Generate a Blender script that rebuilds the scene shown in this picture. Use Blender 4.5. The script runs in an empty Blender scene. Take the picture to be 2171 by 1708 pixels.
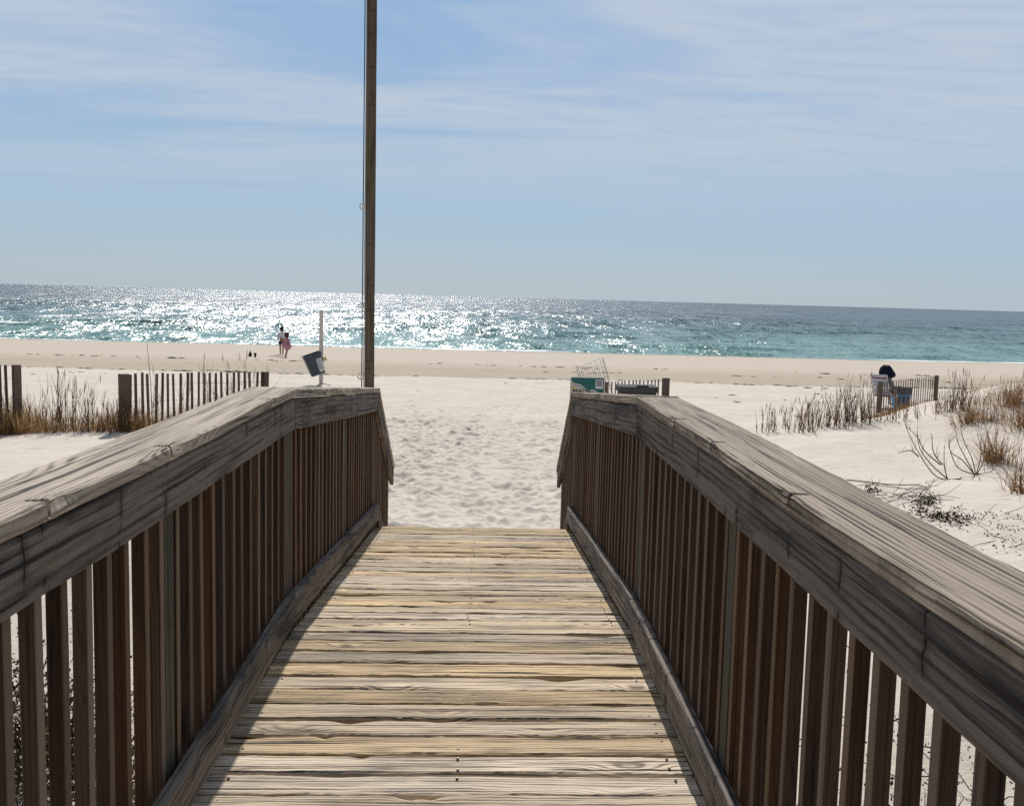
import bpy, bmesh, math, random, bisect
import numpy as np
from mathutils import Vector, Matrix

random.seed(7)
RNG = np.random.default_rng(11)
sc = bpy.context.scene
COL = sc.collection

# ------------------------------------------------------------------ camera frame
F_PX, PPX, PPY = 2137.2, 1139.6, 852.5          # focal length and principal point, photo at 2171 px wide
YAW, PITCH, ROLL = 0.0515, 0.1028, 0.0272
CAM = Vector((0.0814, 0.0, 1.5619))

def cam_axes():
    cy, sy = math.cos(YAW), math.sin(YAW)
    R = Vector((cy, -sy, 0)); Fh = Vector((sy, cy, 0)); U = Vector((0, 0, 1))
    cp, sp = math.cos(PITCH), math.sin(PITCH)
    Fw = cp * Fh - sp * U; Up = cp * U + sp * Fh
    c, s = math.cos(ROLL), math.sin(ROLL)
    return c * R + s * Up, -s * R + c * Up, Fw
AX_R, AX_U, AX_F = cam_axes()

# ------------------------------------------------------------------ walkway profile
S1, S2, YK, YE = -0.0044, -0.0895, 4.5486, 8.1998
def deckz(y):
    return S1 * y if y < YK else S1 * YK + S2 * (y - YK)
WC, WCO, WF, WB = 0.7644, 0.965, 0.772, 0.7706
ZC, CT, ZFB, ZR1, ZR0 = 1.1521, 0.041, 0.964, 0.2058, 0.0668
YEC, YER = 8.06, 8.175
STL, STD = 1.372, -0.848

# ------------------------------------------------------------------ terrain
def sst(a, b, t):
    t = np.clip((t - a) / (b - a), 0, 1)
    return t * t * (3 - 2 * t)

_lat = RNG.random((257, 257))
def vnoise(x, y):
    x = np.asarray(x, float); y = np.asarray(y, float)
    xi = np.floor(x).astype(int); yi = np.floor(y).astype(int)
    fx = x - xi; fy = y - yi
    fx = fx * fx * (3 - 2 * fx); fy = fy * fy * (3 - 2 * fy)
    xi %= 256; yi %= 256
    a = _lat[yi, xi]; b = _lat[yi, xi + 1]; c = _lat[yi + 1, xi]; d = _lat[yi + 1, xi + 1]
    return (a * (1 - fx) + b * fx) * (1 - fy) + (c * (1 - fx) + d * fx) * fy - 0.5
def fbm(x, y, o=4):
    s = 0; a = 1.0
    for k in range(o):
        s = s + a * vnoise(x * 2 ** k + 17.3 * k, y * 2 ** k + 5.1 * k); a *= 0.5
    return s

SEA = -3.30
SHORE = 92.0
def terrain(x, y):
    x = np.asarray(x, float); y = np.asarray(y, float)
    yy = y + 2.0 * fbm(x * 0.05, y * 0.03 + 9, 2)
    z = -1.35 - 0.0 * y
    z = z - .22 * np.exp(-((x - 13.5) / 4.5) ** 2 - ((y - 31.5) / 4.5) ** 2)
    z = z - sst(36.2, 38.2, yy) * 0.10
    z = z + np.where(yy > 37, -(np.clip(yy, 37, SHORE) - 37) * (1.85 / (SHORE - 37)), 0)
    z = z - np.clip(y - SHORE, 0, 60) * 0.05
    # dune on the left of the walk, dune on the right
    w1 = 0.7 * fbm(x * 0.3, y * 0.3, 3)
    L = sst(1.5, 3.4, -x + w1) * (1 - sst(17.6, 22.5, y + 2.0 * w1))
    z = z + L * (0.74 + 0.10 * fbm(x * 0.35, y * 0.35, 3))
    xb = 1.9 + 0.11 * np.clip(y - 6, 0, 30)
    R = sst(-0.4, 2.8, x - xb + w1) * (1 - sst(19.0, 24.5, y + 1.6 * w1 - 0.22 * np.clip(x - 8, 0, 8)))
    z = z + R * (0.72 + 0.16 * fbm(x * 0.3 + 4, y * 0.3, 3) + 0.80 * sst(7.8, 11.8, x) * sst(10.5, 18, y))
    # gentle unevenness
    z = z + 0.05 * fbm(x * 0.5, y * 0.5, 3) * sst(-2, 4, y) * (1 - sst(38, 60, y))
    z = z + 0.03 * fbm(x * 0.12, y * 0.35, 3) * sst(30, 45, y)
    return z

_gz = {}
def gz(x, y):
    """height of the finished ground sheet"""
    if 'Z' not in _gz: return float(terrain(x, y))
    i = min(max(bisect.bisect_right(_gz['x'], x) - 1, 0), len(_gz['x']) - 2); j = min(max(bisect.bisect_right(_gz['y'], y) - 1, 0), len(_gz['y']) - 2)
    x0, x1, y0, y1 = _gz['x'][i], _gz['x'][i + 1], _gz['y'][j], _gz['y'][j + 1]
    fx = min(max((x - x0) / (x1 - x0), 0), 1); fy = min(max((y - y0) / (y1 - y0), 0), 1); Z = _gz['Z']
    return float((Z[j, i] * (1 - fx) + Z[j, i + 1] * fx) * (1 - fy) + (Z[j + 1, i] * (1 - fx) + Z[j + 1, i + 1] * fx) * fy)
def at(px, py, lift=0.0):
    """ground point seen at a photo position"""
    d = AX_F + AX_R * ((px - PPX) / F_PX) + AX_U * (-(py - PPY) / F_PX)
    t = 3.0; step = 0.05
    while t < 400:
        p = CAM + d * t
        if p.z <= gz(p.x, p.y): break
        t += step; step = min(0.5, 0.01 + t * 0.004)
    p = CAM + d * t
    return Vector((p.x, p.y, gz(p.x, p.y) + lift))
def ray(px, py, dist):
    d = AX_F + AX_R * ((px - PPX) / F_PX) + AX_U * (-(py - PPY) / F_PX)
    return CAM + d * dist

# ------------------------------------------------------------------ mesh helpers
class MB:
    """collects geometry for one mesh; wc = board coordinates (along, across, through), rnd = per-piece number"""
    def __init__(s): s.v = []; s.f = []; s.wc = []; s.rn = []; s.mi = []
    def add(s, vs, fs, wc=None, rnd=0.5, mi=0):
        o = len(s.v)
        s.v += [tuple(v) for v in vs]; s.f += [tuple(i + o for i in f) for f in fs]
        s.wc += [tuple(w) for w in (wc if wc else vs)]; s.rn += [rnd] * len(vs); s.mi += [mi] * len(fs)
    def build(s, name, mat, parent=None, smooth=False, loc=None):
        me = bpy.data.meshes.new(name)
        off = Vector(loc) if loc is not None else Vector((0, 0, 0))
        me.from_pydata([tuple(Vector(v) - off) for v in s.v], [], s.f)
        a = me.attributes.new('wc', 'FLOAT_VECTOR', 'POINT'); a.data.foreach_set('vector', np.array(s.wc, 'f').ravel())
        a = me.attributes.new('rnd', 'FLOAT', 'POINT'); a.data.foreach_set('value', np.array(s.rn, 'f'))
        for m in (mat if isinstance(mat, (list, tuple)) else [mat]): me.materials.append(m)
        if any(s.mi): me.polygons.foreach_set('material_index', s.mi)
        if smooth: me.polygons.foreach_set('use_smooth', [True] * len(me.polygons))
        me.update()
        o = bpy.data.objects.new(name, me); COL.objects.link(o); o.location = off
        if parent is not None:
            o.parent = parent
        return o

def sub(o, part):
    o.parent = part; o.location = (0, 0, 0); return o
def tag(o, label=None, cat=None, group=None, kind=None):
    if label: o['label'] = label
    if cat: o['category'] = cat
    if group: o['group'] = group
    if kind: o['kind'] = kind
    return o
def empty(name, loc, rz=0):
    o = bpy.data.objects.new(name, None); COL.objects.link(o); o.location = loc; o.rotation_euler = (0, 0, rz)
    o.empty_display_size = 0.2
    return o
def child(o, parent):
    o.parent = parent; o.location = Vector(o.location) - Vector(parent.location) if False else o.location
    return o

def frame_to(a):
    a = Vector(a).normalized()
    h = Vector((0, 0, 1)) if abs(a.z) < 0.95 else Vector((1, 0, 0))
    b = a.cross(h).normalized(); n = b.cross(a).normalized()
    return a, b, n

def beam(mb, p0, p1, w, t, bdir=None, ch=0.003, nseg=1, jit=0.0, off=None, rnd=None, endz=None):
    """a sawn timber from p0 to p1: width w along bdir, thickness t, chamfered arrises, edges wobbling by jit"""
    p0 = Vector(p0); p1 = Vector(p1); a = (p1 - p0).normalized()
    if bdir is None: a, b, n = frame_to(a)
    else:
        b = Vector(bdir); b = (b - a * b.dot(a)).normalized(); n = a.cross(b).normalized()
    L = (p1 - p0).length
    off = random.uniform(0, 90) if off is None else off
    rnd = random.random() if rnd is None else rnd
    hw, ht = w / 2, t / 2
    prof = [(-hw + ch, ht), (hw - ch, ht), (hw, ht - ch), (hw, -ht + ch), (hw - ch, -ht), (-hw + ch, -ht), (-hw, -ht + ch), (-hw, ht - ch)]
    vs = []; wc = []; fs = []
    js = [[0, 0] for _ in range(8)]
    for k in range(nseg + 1):
        s = L * k / nseg
        for i, (u, v) in enumerate(prof):
            if jit:
                js[i][0] = 0.7 * js[i][0] + random.gauss(0, jit); js[i][1] = 0.7 * js[i][1] + random.gauss(0, jit * 0.5)
            uu, vv = u + js[i][0], v + js[i][1]
            vs.append(p0 + a * s + b * uu + n * vv); wc.append((s + off, uu, vv + off * 0.37))
    for k in range(nseg):
        for i in range(8):
            j = (i + 1) % 8
            fs.append((k * 8 + i, k * 8 + j, (k + 1) * 8 + j, (k + 1) * 8 + i))
    fs.append(tuple(range(7, -1, -1))); fs.append(tuple(nseg * 8 + i for i in range(8)))
    mb.add(vs, fs, wc, rnd)

def plank_y(mb, x0, x1, ys, z0f, z1f, ch=0.006, jit=0.0, off=None, rnd=None, xshift=None, knots=0, checks=()):
    """timber running along y between two heights that follow the walk; ends are cut plumb"""
    off = random.uniform(0, 90) if off is None else off
    rnd = random.random() if rnd is None else rnd
    n = len(ys); vs = []; wc = []; fs = []
    js = [[0, 0] for _ in range(10)]
    kl = [(random.uniform(ys[0], ys[-1]), random.uniform(.03, .10), random.uniform(-.009, .004), random.uniform(-.005, .002), random.choice((-1, 1))) for _ in range(knots)]
    for cy_, csd in checks:
        kl += [(cy_, .006, -.022, -.016, csd), (cy_ + .05, .045, -.006, .005, csd), (cy_ - .05, .03, .003, .003, csd)]
        ys = sorted(list(ys) + [cy_ + q * .003 for q in range(-6, 7)])
    n = len(ys)
    for y in ys:
        z0, z1 = z0f(y), z1f(y)
        xs = xshift(y) if xshift else 0
        a, b = x0 + xs, x1 + xs
        m = min(.05, (b - a) / 3)
        prof = [(a + ch, z1), (a + m, z1), (b - m, z1), (b - ch, z1), (b, z1 - ch), (b, z0 + ch), (b - ch, z0), (a + ch, z0), (a, z0 + ch), (a, z1 - ch)]
        for ky, kw, kx, kz, ks_ in kl:
            q = math.exp(-((y - ky) / kw) ** 2)
            for i in ((9, 0) if ks_ < 0 else (3, 4)): prof[i] = (prof[i][0] + ks_ * kx * q, prof[i][1] + kz * q)
        for i, (x, z) in enumerate(prof):
            if jit and i not in (1, 2):
                js[i][0] = 0.75 * js[i][0] + random.gauss(0, jit); js[i][1] = 0.75 * js[i][1] + random.gauss(0, jit * 0.6)
            vs.append((x + js[i][0], y, z + js[i][1])); wc.append((y + off, (x - (a + b) / 2), (z - (z0 + z1) / 2) + off * 0.37))
    for k in range(n - 1):
        for i in range(10):
            j = (i + 1) % 10
            fs.append((k * 10 + i, (k + 1) * 10 + i, (k + 1) * 10 + j, k * 10 + j))
    fs.append(tuple(range(10))); fs.append(tuple((n - 1) * 10 + i for i in range(9, -1, -1)))
    mb.add(vs, fs, wc, rnd)

def tube(mb, pts, r, seg=6, r1=None, rnd=0.5, closed=False, mi=0):
    pts = [Vector(p) for p in pts]; n = len(pts); r1 = r if r1 is None else r1
    vs = []; fs = []; b = None
    for k, p in enumerate(pts):
        if closed: a = (pts[(k + 1) % n] - pts[k - 1])
        else: a = pts[min(k + 1, n - 1)] - pts[max(k - 1, 0)]
        a = a.normalized() if a.length > 1e-9 else Vector((0, 0, 1))
        if b is None: _, b, nn = frame_to(a)
        b = (b - a * b.dot(a)).normalized(); nn = a.cross(b)
        rr = r + (r1 - r) * k / max(1, n - 1)
        for i in range(seg):
            t = 2 * math.pi * i / seg
            vs.append(p + b * (rr * math.cos(t)) + nn * (rr * math.sin(t)))
    for k in range(n if closed else n - 1):
        for i in range(seg):
            j = (i + 1) % seg; q = (k + 1) % n
            fs.append((k * seg + i, k * seg + j, q * seg + j, q * seg + i))
    if not closed:
        fs.append(tuple(range(seg - 1, -1, -1))); fs.append(tuple((n - 1) * seg + i for i in range(seg)))
    mb.add(vs, fs, None, rnd, mi)

def lathe(mb, c, prof, seg=20, rnd=0.5, M=None, mi=0, sx=1.0, sy=1.0):
    c = Vector(c); vs = []; fs = []
    for r, z in prof:
        for i in range(seg):
            t = 2 * math.pi * i / seg
            p = Vector((r * sx * math.cos(t), r * sy * math.sin(t), z))
            if M is not None: p = M @ p
            vs.append(c + p)
    n = len(prof)
    for k in range(n - 1):
        for i in range(seg):
            j = (i + 1) % seg
            fs.append((k * seg + i, k * seg + j, (k + 1) * seg + j, (k + 1) * seg + i))
    fs.append(tuple(range(seg - 1, -1, -1))); fs.append(tuple((n - 1) * seg + i for i in range(seg)))
    mb.add(vs, fs, None, rnd, mi)

def rbox(mb, c, sx, sy, sz, r=0.01, M=None, rnd=0.5, mi=0, taper=1.0):
    """box with rounded vertical corners and a chamfered rim; taper scales the bottom"""
    ring = []
    for cx_, cy_, a0 in ((1, 1, 0), (-1, 1, 90), (-1, -1, 180), (1, -1, 270)):
        for k in range(4):
            a = math.radians(a0 + 30 * k)
            ring.append((cx_ * (sx / 2 - r) + r * math.cos(a), cy_ * (sy / 2 - r) + r * math.sin(a)))
    vs = []; fs = []; n = len(ring); q = min(r * 0.5, sz * 0.2)
    lv = [(-sz / 2, 1 - q / max(sx, .01)), (-sz / 2 + q, 1), (sz / 2 - q, 1), (sz / 2, 1 - q / max(sx, .01))]
    for z, s in lv:
        tp = taper + (1 - taper) * (z / sz + 0.5)
        for x, y in ring:
            p = Vector((x * s * tp, y * s * tp, z))
            if M is not None: p = M @ p
            vs.append(Vector(c) + p)
    for k in range(3):
        for i in range(n):
            j = (i + 1) % n
            fs.append((k * n + i, k * n + j, (k + 1) * n + j, (k + 1) * n + i))
    fs.append(tuple(range(n - 1, -1, -1))); fs.append(tuple(3 * n + i for i in range(n)))
    mb.add(vs, fs, None, rnd, mi)

# ------------------------------------------------------------------ materials
class NT:
    def __init__(s, name):
        s.m = bpy.data.materials.new(name); s.m.use_nodes = True
        s.t = s.m.node_tree; s.t.nodes.clear()
        s.out = s.n('ShaderNodeOutputMaterial')
    def n(s, typ, **kw):
        nd = s.t.nodes.new(typ)
        for k, v in kw.items():
            if k.startswith('i_'): nd.inputs[k[2:].replace('_', ' ')].default_value = v
            else: setattr(nd, k, v)
        return nd
    def l(s, a, b): s.t.links.new(a, b)
    def val(s, x, sock):
        if hasattr(x, 'is_output'): s.l(x, sock)
        else: sock.default_value = x
    def math(s, op, a, b=0.0, c=0.0, clamp=False):
        nd = s.n('ShaderNodeMath', operation=op); nd.use_clamp = clamp
        s.val(a, nd.inputs[0]); s.val(b, nd.inputs[1]); s.val(c, nd.inputs[2])
        return nd.outputs[0]
    def mix(s, f, a, b, mode='MIX'):
        nd = s.n('ShaderNodeMix', data_type='RGBA', blend_type=mode)
        s.val(f, nd.inputs[0]); s.val(a, nd.inputs[6]); s.val(b, nd.inputs[7])
        return nd.outputs[2]
    def vmul(s, v, k):
        nd = s.n('ShaderNodeVectorMath', operation='MULTIPLY'); s.l(v, nd.inputs[0]); nd.inputs[1].default_value = k
        return nd.outputs[0]
    def noise(s, v, scale=1.0, detail=4.0, rough=0.55, dist=0.0, out='Fac', dim='3D'):
        nd = s.n('ShaderNodeTexNoise', noise_dimensions=dim); s.l(v, nd.inputs['Vector'])
        nd.inputs['Scale'].default_value = scale; nd.inputs['Detail'].default_value = detail
        nd.inputs['Roughness'].default_value = rough; nd.inputs['Distortion'].default_value = dist
        return nd.outputs[out]
    def ramp(s, f, a, b, lo=0.0, hi=1.0, smooth=True):
        nd = s.n('ShaderNodeMapRange', interpolation_type='SMOOTHSTEP' if smooth else 'LINEAR'); nd.clamp = True
        s.val(f, nd.inputs[0]); nd.inputs[1].default_value = a; nd.inputs[2].default_value = b
        nd.inputs[3].default_value = lo; nd.inputs[4].default_value = hi
        return nd.outputs[0]
    def bump(s, h, strength, dist, nrm=None):
        nd = s.n('ShaderNodeBump'); nd.inputs['Strength'].default_value = strength; nd.inputs['Distance'].default_value = dist
        s.l(h, nd.inputs['Height'])
        if nrm is not None: s.l(nrm, nd.inputs['Normal'])
        return nd.outputs[0]
    def bsdf(s, col, rough=0.8, spec=0.3, nrm=None, **kw):
        nd = s.n('ShaderNodeBsdfPrincipled')
        s.val(col, nd.inputs['Base Color']); s.val(rough, nd.inputs['Roughness']); s.val(spec, nd.inputs['Specular IOR Level'])
        if nrm is not None: s.l(nrm, nd.inputs['Normal'])
        for k, v in kw.items(): s.val(v, nd.inputs[k.replace('_', ' ')])
        s.l(nd.outputs[0], s.out.inputs[0])
        return nd

def c4(r, g, b): return (r, g, b, 1.0)

def wood(name, light, dark, stain, ring=90.0, ringamt=0.75, stainamt=0.5, crack=0.5, var=0.35, bumpd=0.004, knot=0.8, rough=0.82, spec=0.2, ks=(1.5, 6.0), mottle=0.3, trans=0.0, inner=None, warpamt=5.0, lines=2.6, sat=(.75, .5), streak=.4):
    t = NT(name)
    wc = t.n('ShaderNodeAttribute', attribute_name='wc').outputs['Vector']
    rn = t.n('ShaderNodeAttribute', attribute_name='rnd').outputs['Fac']
    sep = t.n('ShaderNodeSeparateXYZ'); t.l(wc, sep.inputs[0])
    uv = t.math('ADD', sep.outputs[1], t.math('MULTIPLY', sep.outputs[2], 0.8))
    warp = t.noise(t.vmul(wc, (0.55, 7.0, 7.0)), 1.0, 2.0, 0.45)
    fine = t.noise(t.vmul(wc, (5.0, 260.0, 260.0)), 1.0, 4.0, 0.7)
    mid = t.noise(t.vmul(wc, (1.3, 34.0, 34.0)), 1.0, 4.0, 0.6)
    blot = t.noise(t.vmul(wc, (1.3, 7.0, 7.0)), 1.0, 4.0, 0.6, 0.6)
    vor = t.n('ShaderNodeTexVoronoi', feature='F1', distance='EUCLIDEAN')
    t.l(t.vmul(wc, (ks[0], ks[1], ks[1] * 0.3)), vor.inputs['Vector']); vor.inputs['Scale'].default_value = 1.0
    kd = vor.outputs['Distance']
    has = t.ramp(vor.outputs['Color'], 0.45, 0.5, 0.0, 1.0)
    sw = t.ramp(kd, 0.0, 0.5, 1.0, 0.0)
    swirl = t.math('MULTIPLY', sw, has)
    kn = t.math('MULTIPLY', t.ramp(kd, 0.04, 0.13, 1.0, 0.0), has)
    ph = t.math('ADD', t.math('MULTIPLY', uv, ring), t.math('MULTIPLY', warp, warpamt))
    ph = t.math('ADD', ph, t.math('MULTIPLY', swirl, 4.0))
    rg0 = t.math('MULTIPLY_ADD', t.math('SINE', t.math('MULTIPLY', ph, 6.2832)), 0.5, 0.5)
    rg = t.math('POWER', rg0, lines)
    rg = t.math('MULTIPLY', rg, t.ramp(mid, 0.32, 0.62, 0.15, 1.0))
    gr = t.math('ADD', t.math('MULTIPLY', rg, ringamt), t.math('MULTIPLY', t.ramp(fine, 0.4, 0.75), 0.35), clamp=True)
    gr = t.math('ADD', gr, t.math('MULTIPLY', t.ramp(mid, 0.50, 0.66), streak), clamp=True)
    col = t.mix(gr, light, dark)
    col = t.mix(t.math('MULTIPLY', t.ramp(blot, 0.47, 0.68), stainamt), col, stain)
    blot2 = t.noise(t.vmul(wc, (3.5, 38.0, 38.0)), 1.0, 5.0, 0.65)
    col = t.mix(t.math('MULTIPLY', t.ramp(blot2, 0.52, 0.72), mottle), col, stain)
    col = t.mix(t.math('MULTIPLY', kn, knot), col, c4(stain[0] * 0.55, stain[1] * 0.45, stain[2] * 0.4))
    if inner is not None:      # the face turned to the walk is paler: light off the deck painted in
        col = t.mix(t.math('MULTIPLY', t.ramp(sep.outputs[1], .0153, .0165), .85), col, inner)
    ckn = t.noise(t.vmul(wc, (0.9, 75.0, 75.0)), 1.0, 2.0, 0.5, 0.2)
    ck = t.math('MULTIPLY', t.ramp(ckn, 0.63, 0.66), crack)
    if trans:                  # short checks across the grain, with dark weeping round them
        o2 = t.vmul(wc, (5.0, 13.0, 13.0))
        tv = t.n('ShaderNodeTexVoronoi', feature='F1', voronoi_dimensions='1D')
        wob = t.math('MULTIPLY', t.math('SUBTRACT', t.noise(t.vmul(wc, (4.0, 30.0, 30.0)), 1.0, 3.0), .5), .10)
        t.l(t.math('MULTIPLY_ADD', sep.outputs[0], 2.7, wob), tv.inputs['W']); tv.inputs['Scale'].default_value = 1.0
        td = tv.outputs['Distance']
        tm = t.ramp(t.noise(o2, 1.0, 2.0), .47, .56)
        ck2 = t.math('MULTIPLY', t.ramp(td, .003, .011, 1.0, 0.0), tm)
        ck = t.math('MAXIMUM', ck, t.math('MULTIPLY', ck2, trans))
        col = t.mix(t.math('MULTIPLY', t.math('MULTIPLY', t.ramp(td, .0, .10, 1.0, 0.0), tm), .55 * trans), col, stain)
    col = t.mix(ck, col, c4(0.010, 0.008, 0.008))
    hsv = t.n('ShaderNodeHueSaturation'); t.l(col, hsv.inputs['Color'])
    t.l(t.math('MULTIPLY_ADD', rn, 2 * var, 1 - var), hsv.inputs['Value'])
    rn2 = t.math('FRACT', t.math('MULTIPLY', rn, 7.31))
    t.l(t.math('MULTIPLY_ADD', rn2, sat[1], sat[0]), hsv.inputs['Saturation'])
    h = t.math('SUBTRACT', t.math('MULTIPLY', t.math('ADD', rg, t.math('MULTIPLY', fine, 0.5)), -0.6), t.math('MULTIPLY', ck, 2.5))
    h = t.math('ADD', h, t.math('MULTIPLY', blot, 1.4))
    nm = t.bump(h, 1.0, bumpd)
    t.bsdf(hsv.outputs[0], rough, spec, nm)
    return t.m

M = {}
M['deck'] = wood('deck_wood', c4(.64, .49, .318), c4(.135, .088, .05), c4(.125, .098, .072), ring=62, ringamt=.85, stainamt=.5, crack=.95, var=.20, bumpd=.0035, knot=.8, ks=(2.4, 7.0), mottle=.6, warpamt=4.5, sat=(.72, .45), streak=.42)
M['cap'] = wood('cap_wood', c4(.50, .425, .345), c4(.11, .083, .062), c4(.20, .165, .13), ring=64, ringamt=.72, stainamt=.4, crack=.95, var=.05, bumpd=.007, ks=(1.1, 5.0), knot=.8, mottle=.4, warpamt=2.6)
M['cap2'] = wood('cap_wood_brown', c4(.36, .298, .235), c4(.085, .064, .047), c4(.17, .135, .105), ring=64, ringamt=.72, stainamt=.4, crack=.95, var=.05, bumpd=.007, ks=(1.1, 5.0), knot=.8, mottle=.4, warpamt=2.6)
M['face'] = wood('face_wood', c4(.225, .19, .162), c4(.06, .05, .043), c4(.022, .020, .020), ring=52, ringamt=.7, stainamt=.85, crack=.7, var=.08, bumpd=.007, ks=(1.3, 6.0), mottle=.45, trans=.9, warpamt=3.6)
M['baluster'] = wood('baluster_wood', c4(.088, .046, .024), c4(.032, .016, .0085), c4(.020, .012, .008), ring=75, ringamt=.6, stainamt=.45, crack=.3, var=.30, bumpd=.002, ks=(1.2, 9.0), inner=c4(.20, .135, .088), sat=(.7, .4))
M['post'] = wood('post_wood', c4(.115, .105, .082), c4(.055, .048, .037), c4(.03, .027, .022), ring=50, ringamt=.6, stainamt=.4, crack=.6, var=.1, bumpd=.002, ks=(1.2, 5.0))
M['fence'] = wood('fence_wood', c4(.16, .12, .10), c4(.075, .055, .045), c4(.045, .037, .032), ring=60, ringamt=.5, stainamt=.4, crack=.4, var=.25, bumpd=.002)
M['pole'] = wood('pole_wood', c4(.165, .132, .100), c4(.09, .072, .055), c4(.04, .03, .022), ring=34, ringamt=.4, stainamt=.5, crack=.5, var=.05, bumpd=.003, ks=(.5, 4.0), trans=.5)

def plain(name, col, rough=0.6, spec=0.4, var=0.12, scale=9.0, metal=0.0, bumpd=0.0):
    t = NT(name)
    tc = t.n('ShaderNodeTexCoord').outputs['Object']
    n1 = t.noise(tc, scale, 5.0, 0.6)
    c2 = c4(col[0] * (1 - 2.2 * var), col[1] * (1 - 2.2 * var), col[2] * (1 - 2.2 * var))
    c = t.mix(t.ramp(n1, 0.35, 0.75), c4(*col), c2)
    nm = t.bump(n1, 0.5, bumpd) if bumpd else None
    t.bsdf(c, rough, spec, nm, Metallic=metal)
    return t.m

def grass_mat(name, a, b, tr=0.5):
    t = NT(name)
    rn = t.n('ShaderNodeAttribute', attribute_name='rnd').outputs['Fac']
    col = t.mix(rn, a, b)
    d = t.n('ShaderNodeBsdfDiffuse'); t.l(col, d.inputs[0])
    tl = t.n('ShaderNodeBsdfTranslucent'); t.l(col, tl.inputs[0])
    mx = t.n('ShaderNodeMixShader'); mx.inputs[0].default_value = tr
    t.l(d.outputs[0], mx.inputs[1]); t.l(tl.outputs[0], mx.inputs[2]); t.l(mx.outputs[0], t.out.inputs[0])
    return t.m
M['grass'] = grass_mat('dry_grass', c4(.21, .115, .052), c4(.46, .31, .155))
M['stalk'] = grass_mat('dry_stalk', c4(.095, .052, .03), c4(.23, .145, .08), 0.35)
M['grassb'] = grass_mat('brown_grass', c4(.14, .072, .036), c4(.33, .205, .10))
M['twig'] = grass_mat('red_twig', c4(.13, .055, .03), c4(.24, .13, .08), 0.1)
M['leaf'] = grass_mat('dune_leaf', c4(.022, .016, .010), c4(.060, .046, .024), 0.15)
M['wrack'] = grass_mat('dry_wrack', c4(.12, .09, .065), c4(.30, .24, .18), 0.1)

# ---- sand
def sand_mat():
    t = NT('sand')
    pos = t.n('ShaderNodeNewGeometry').outputs['Position']
    sep = t.n('ShaderNodeSeparateXYZ'); t.l(pos, sep.inputs[0])
    wob = t.noise(t.vmul(pos, (.05, .06, 0)), 1.0, 3.0)
    y = t.math('ADD', sep.outputs[1], t.math('MULTIPLY', t.math('SUBTRACT', wob, .5), 4.0))
    n1 = t.noise(pos, 1.3, 6.0, 0.62)
    n2 = t.noise(pos, 38.0, 4.0, 0.6)
    dry = t.mix(t.ramp(n1, .3, .75), c4(.615, .545, .468), c4(.555, .487, .41))
    damp = t.mix(t.noise(t.vmul(pos, (.35, .9, 1)), 1.0, 5.0, .6), c4(.46, .39, .305), c4(.34, .285, .215))
    col = t.mix(t.ramp(y, 36.6, 37.6), dry, damp)
    back = t.ramp(y, 44.0, 58.0)
    col = t.mix(t.math('MULTIPLY', back, .55), col, c4(.575, .50, .42))
    wet = t.ramp(sep.outputs[2], SEA + .02, SEA + .16, 1.0, 0.0)
    col = t.mix(wet, col, c4(.34, .30, .25))
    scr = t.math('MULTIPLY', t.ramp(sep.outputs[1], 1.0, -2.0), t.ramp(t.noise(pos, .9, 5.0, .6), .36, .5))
    col = t.mix(scr, col, c4(.10, .095, .05))  # unseen ground behind the viewpoint tinted dark scrub, added to cut bounce light
    stv = t.noise(t.vmul(pos, (.06, 1.7, 0)), 1.0, 5.0, .65)
    col = t.mix(t.math('MULTIPLY', t.math('MULTIPLY', t.ramp(stv, .50, .66), t.ramp(sep.outputs[1], 22, 34)), .42), col, c4(.43, .365, .295))
    # scattered dark flecks of shell and wrack
    st = t.noise(t.vmul(pos, (2.2, 1.4, 1.0)), 2.0, 4.0, .7)
    far = t.ramp(sep.outputs[1], 20, 36)
    fl = t.math('MULTIPLY', t.ramp(st, .70, .75), t.math('MULTIPLY_ADD', far, .40, .10))
    col = t.mix(fl, col, c4(.34, .28, .22))
    sp = t.noise(pos, 210.0, 2.0, .5)
    col = t.mix(t.math('MULTIPLY', t.ramp(sp, .6, .8), .25), col, c4(.36, .31, .26))
    h = t.math('ADD', t.math('MULTIPLY', n2, .5), t.math('MULTIPLY', t.noise(pos, 9.0, 5.0, .6), 1.6))
    nm = t.bump(h, .6, .018)
    t.bsdf(col, .95, .1, nm)
    return t.m
M['sand'] = sand_mat()

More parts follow.
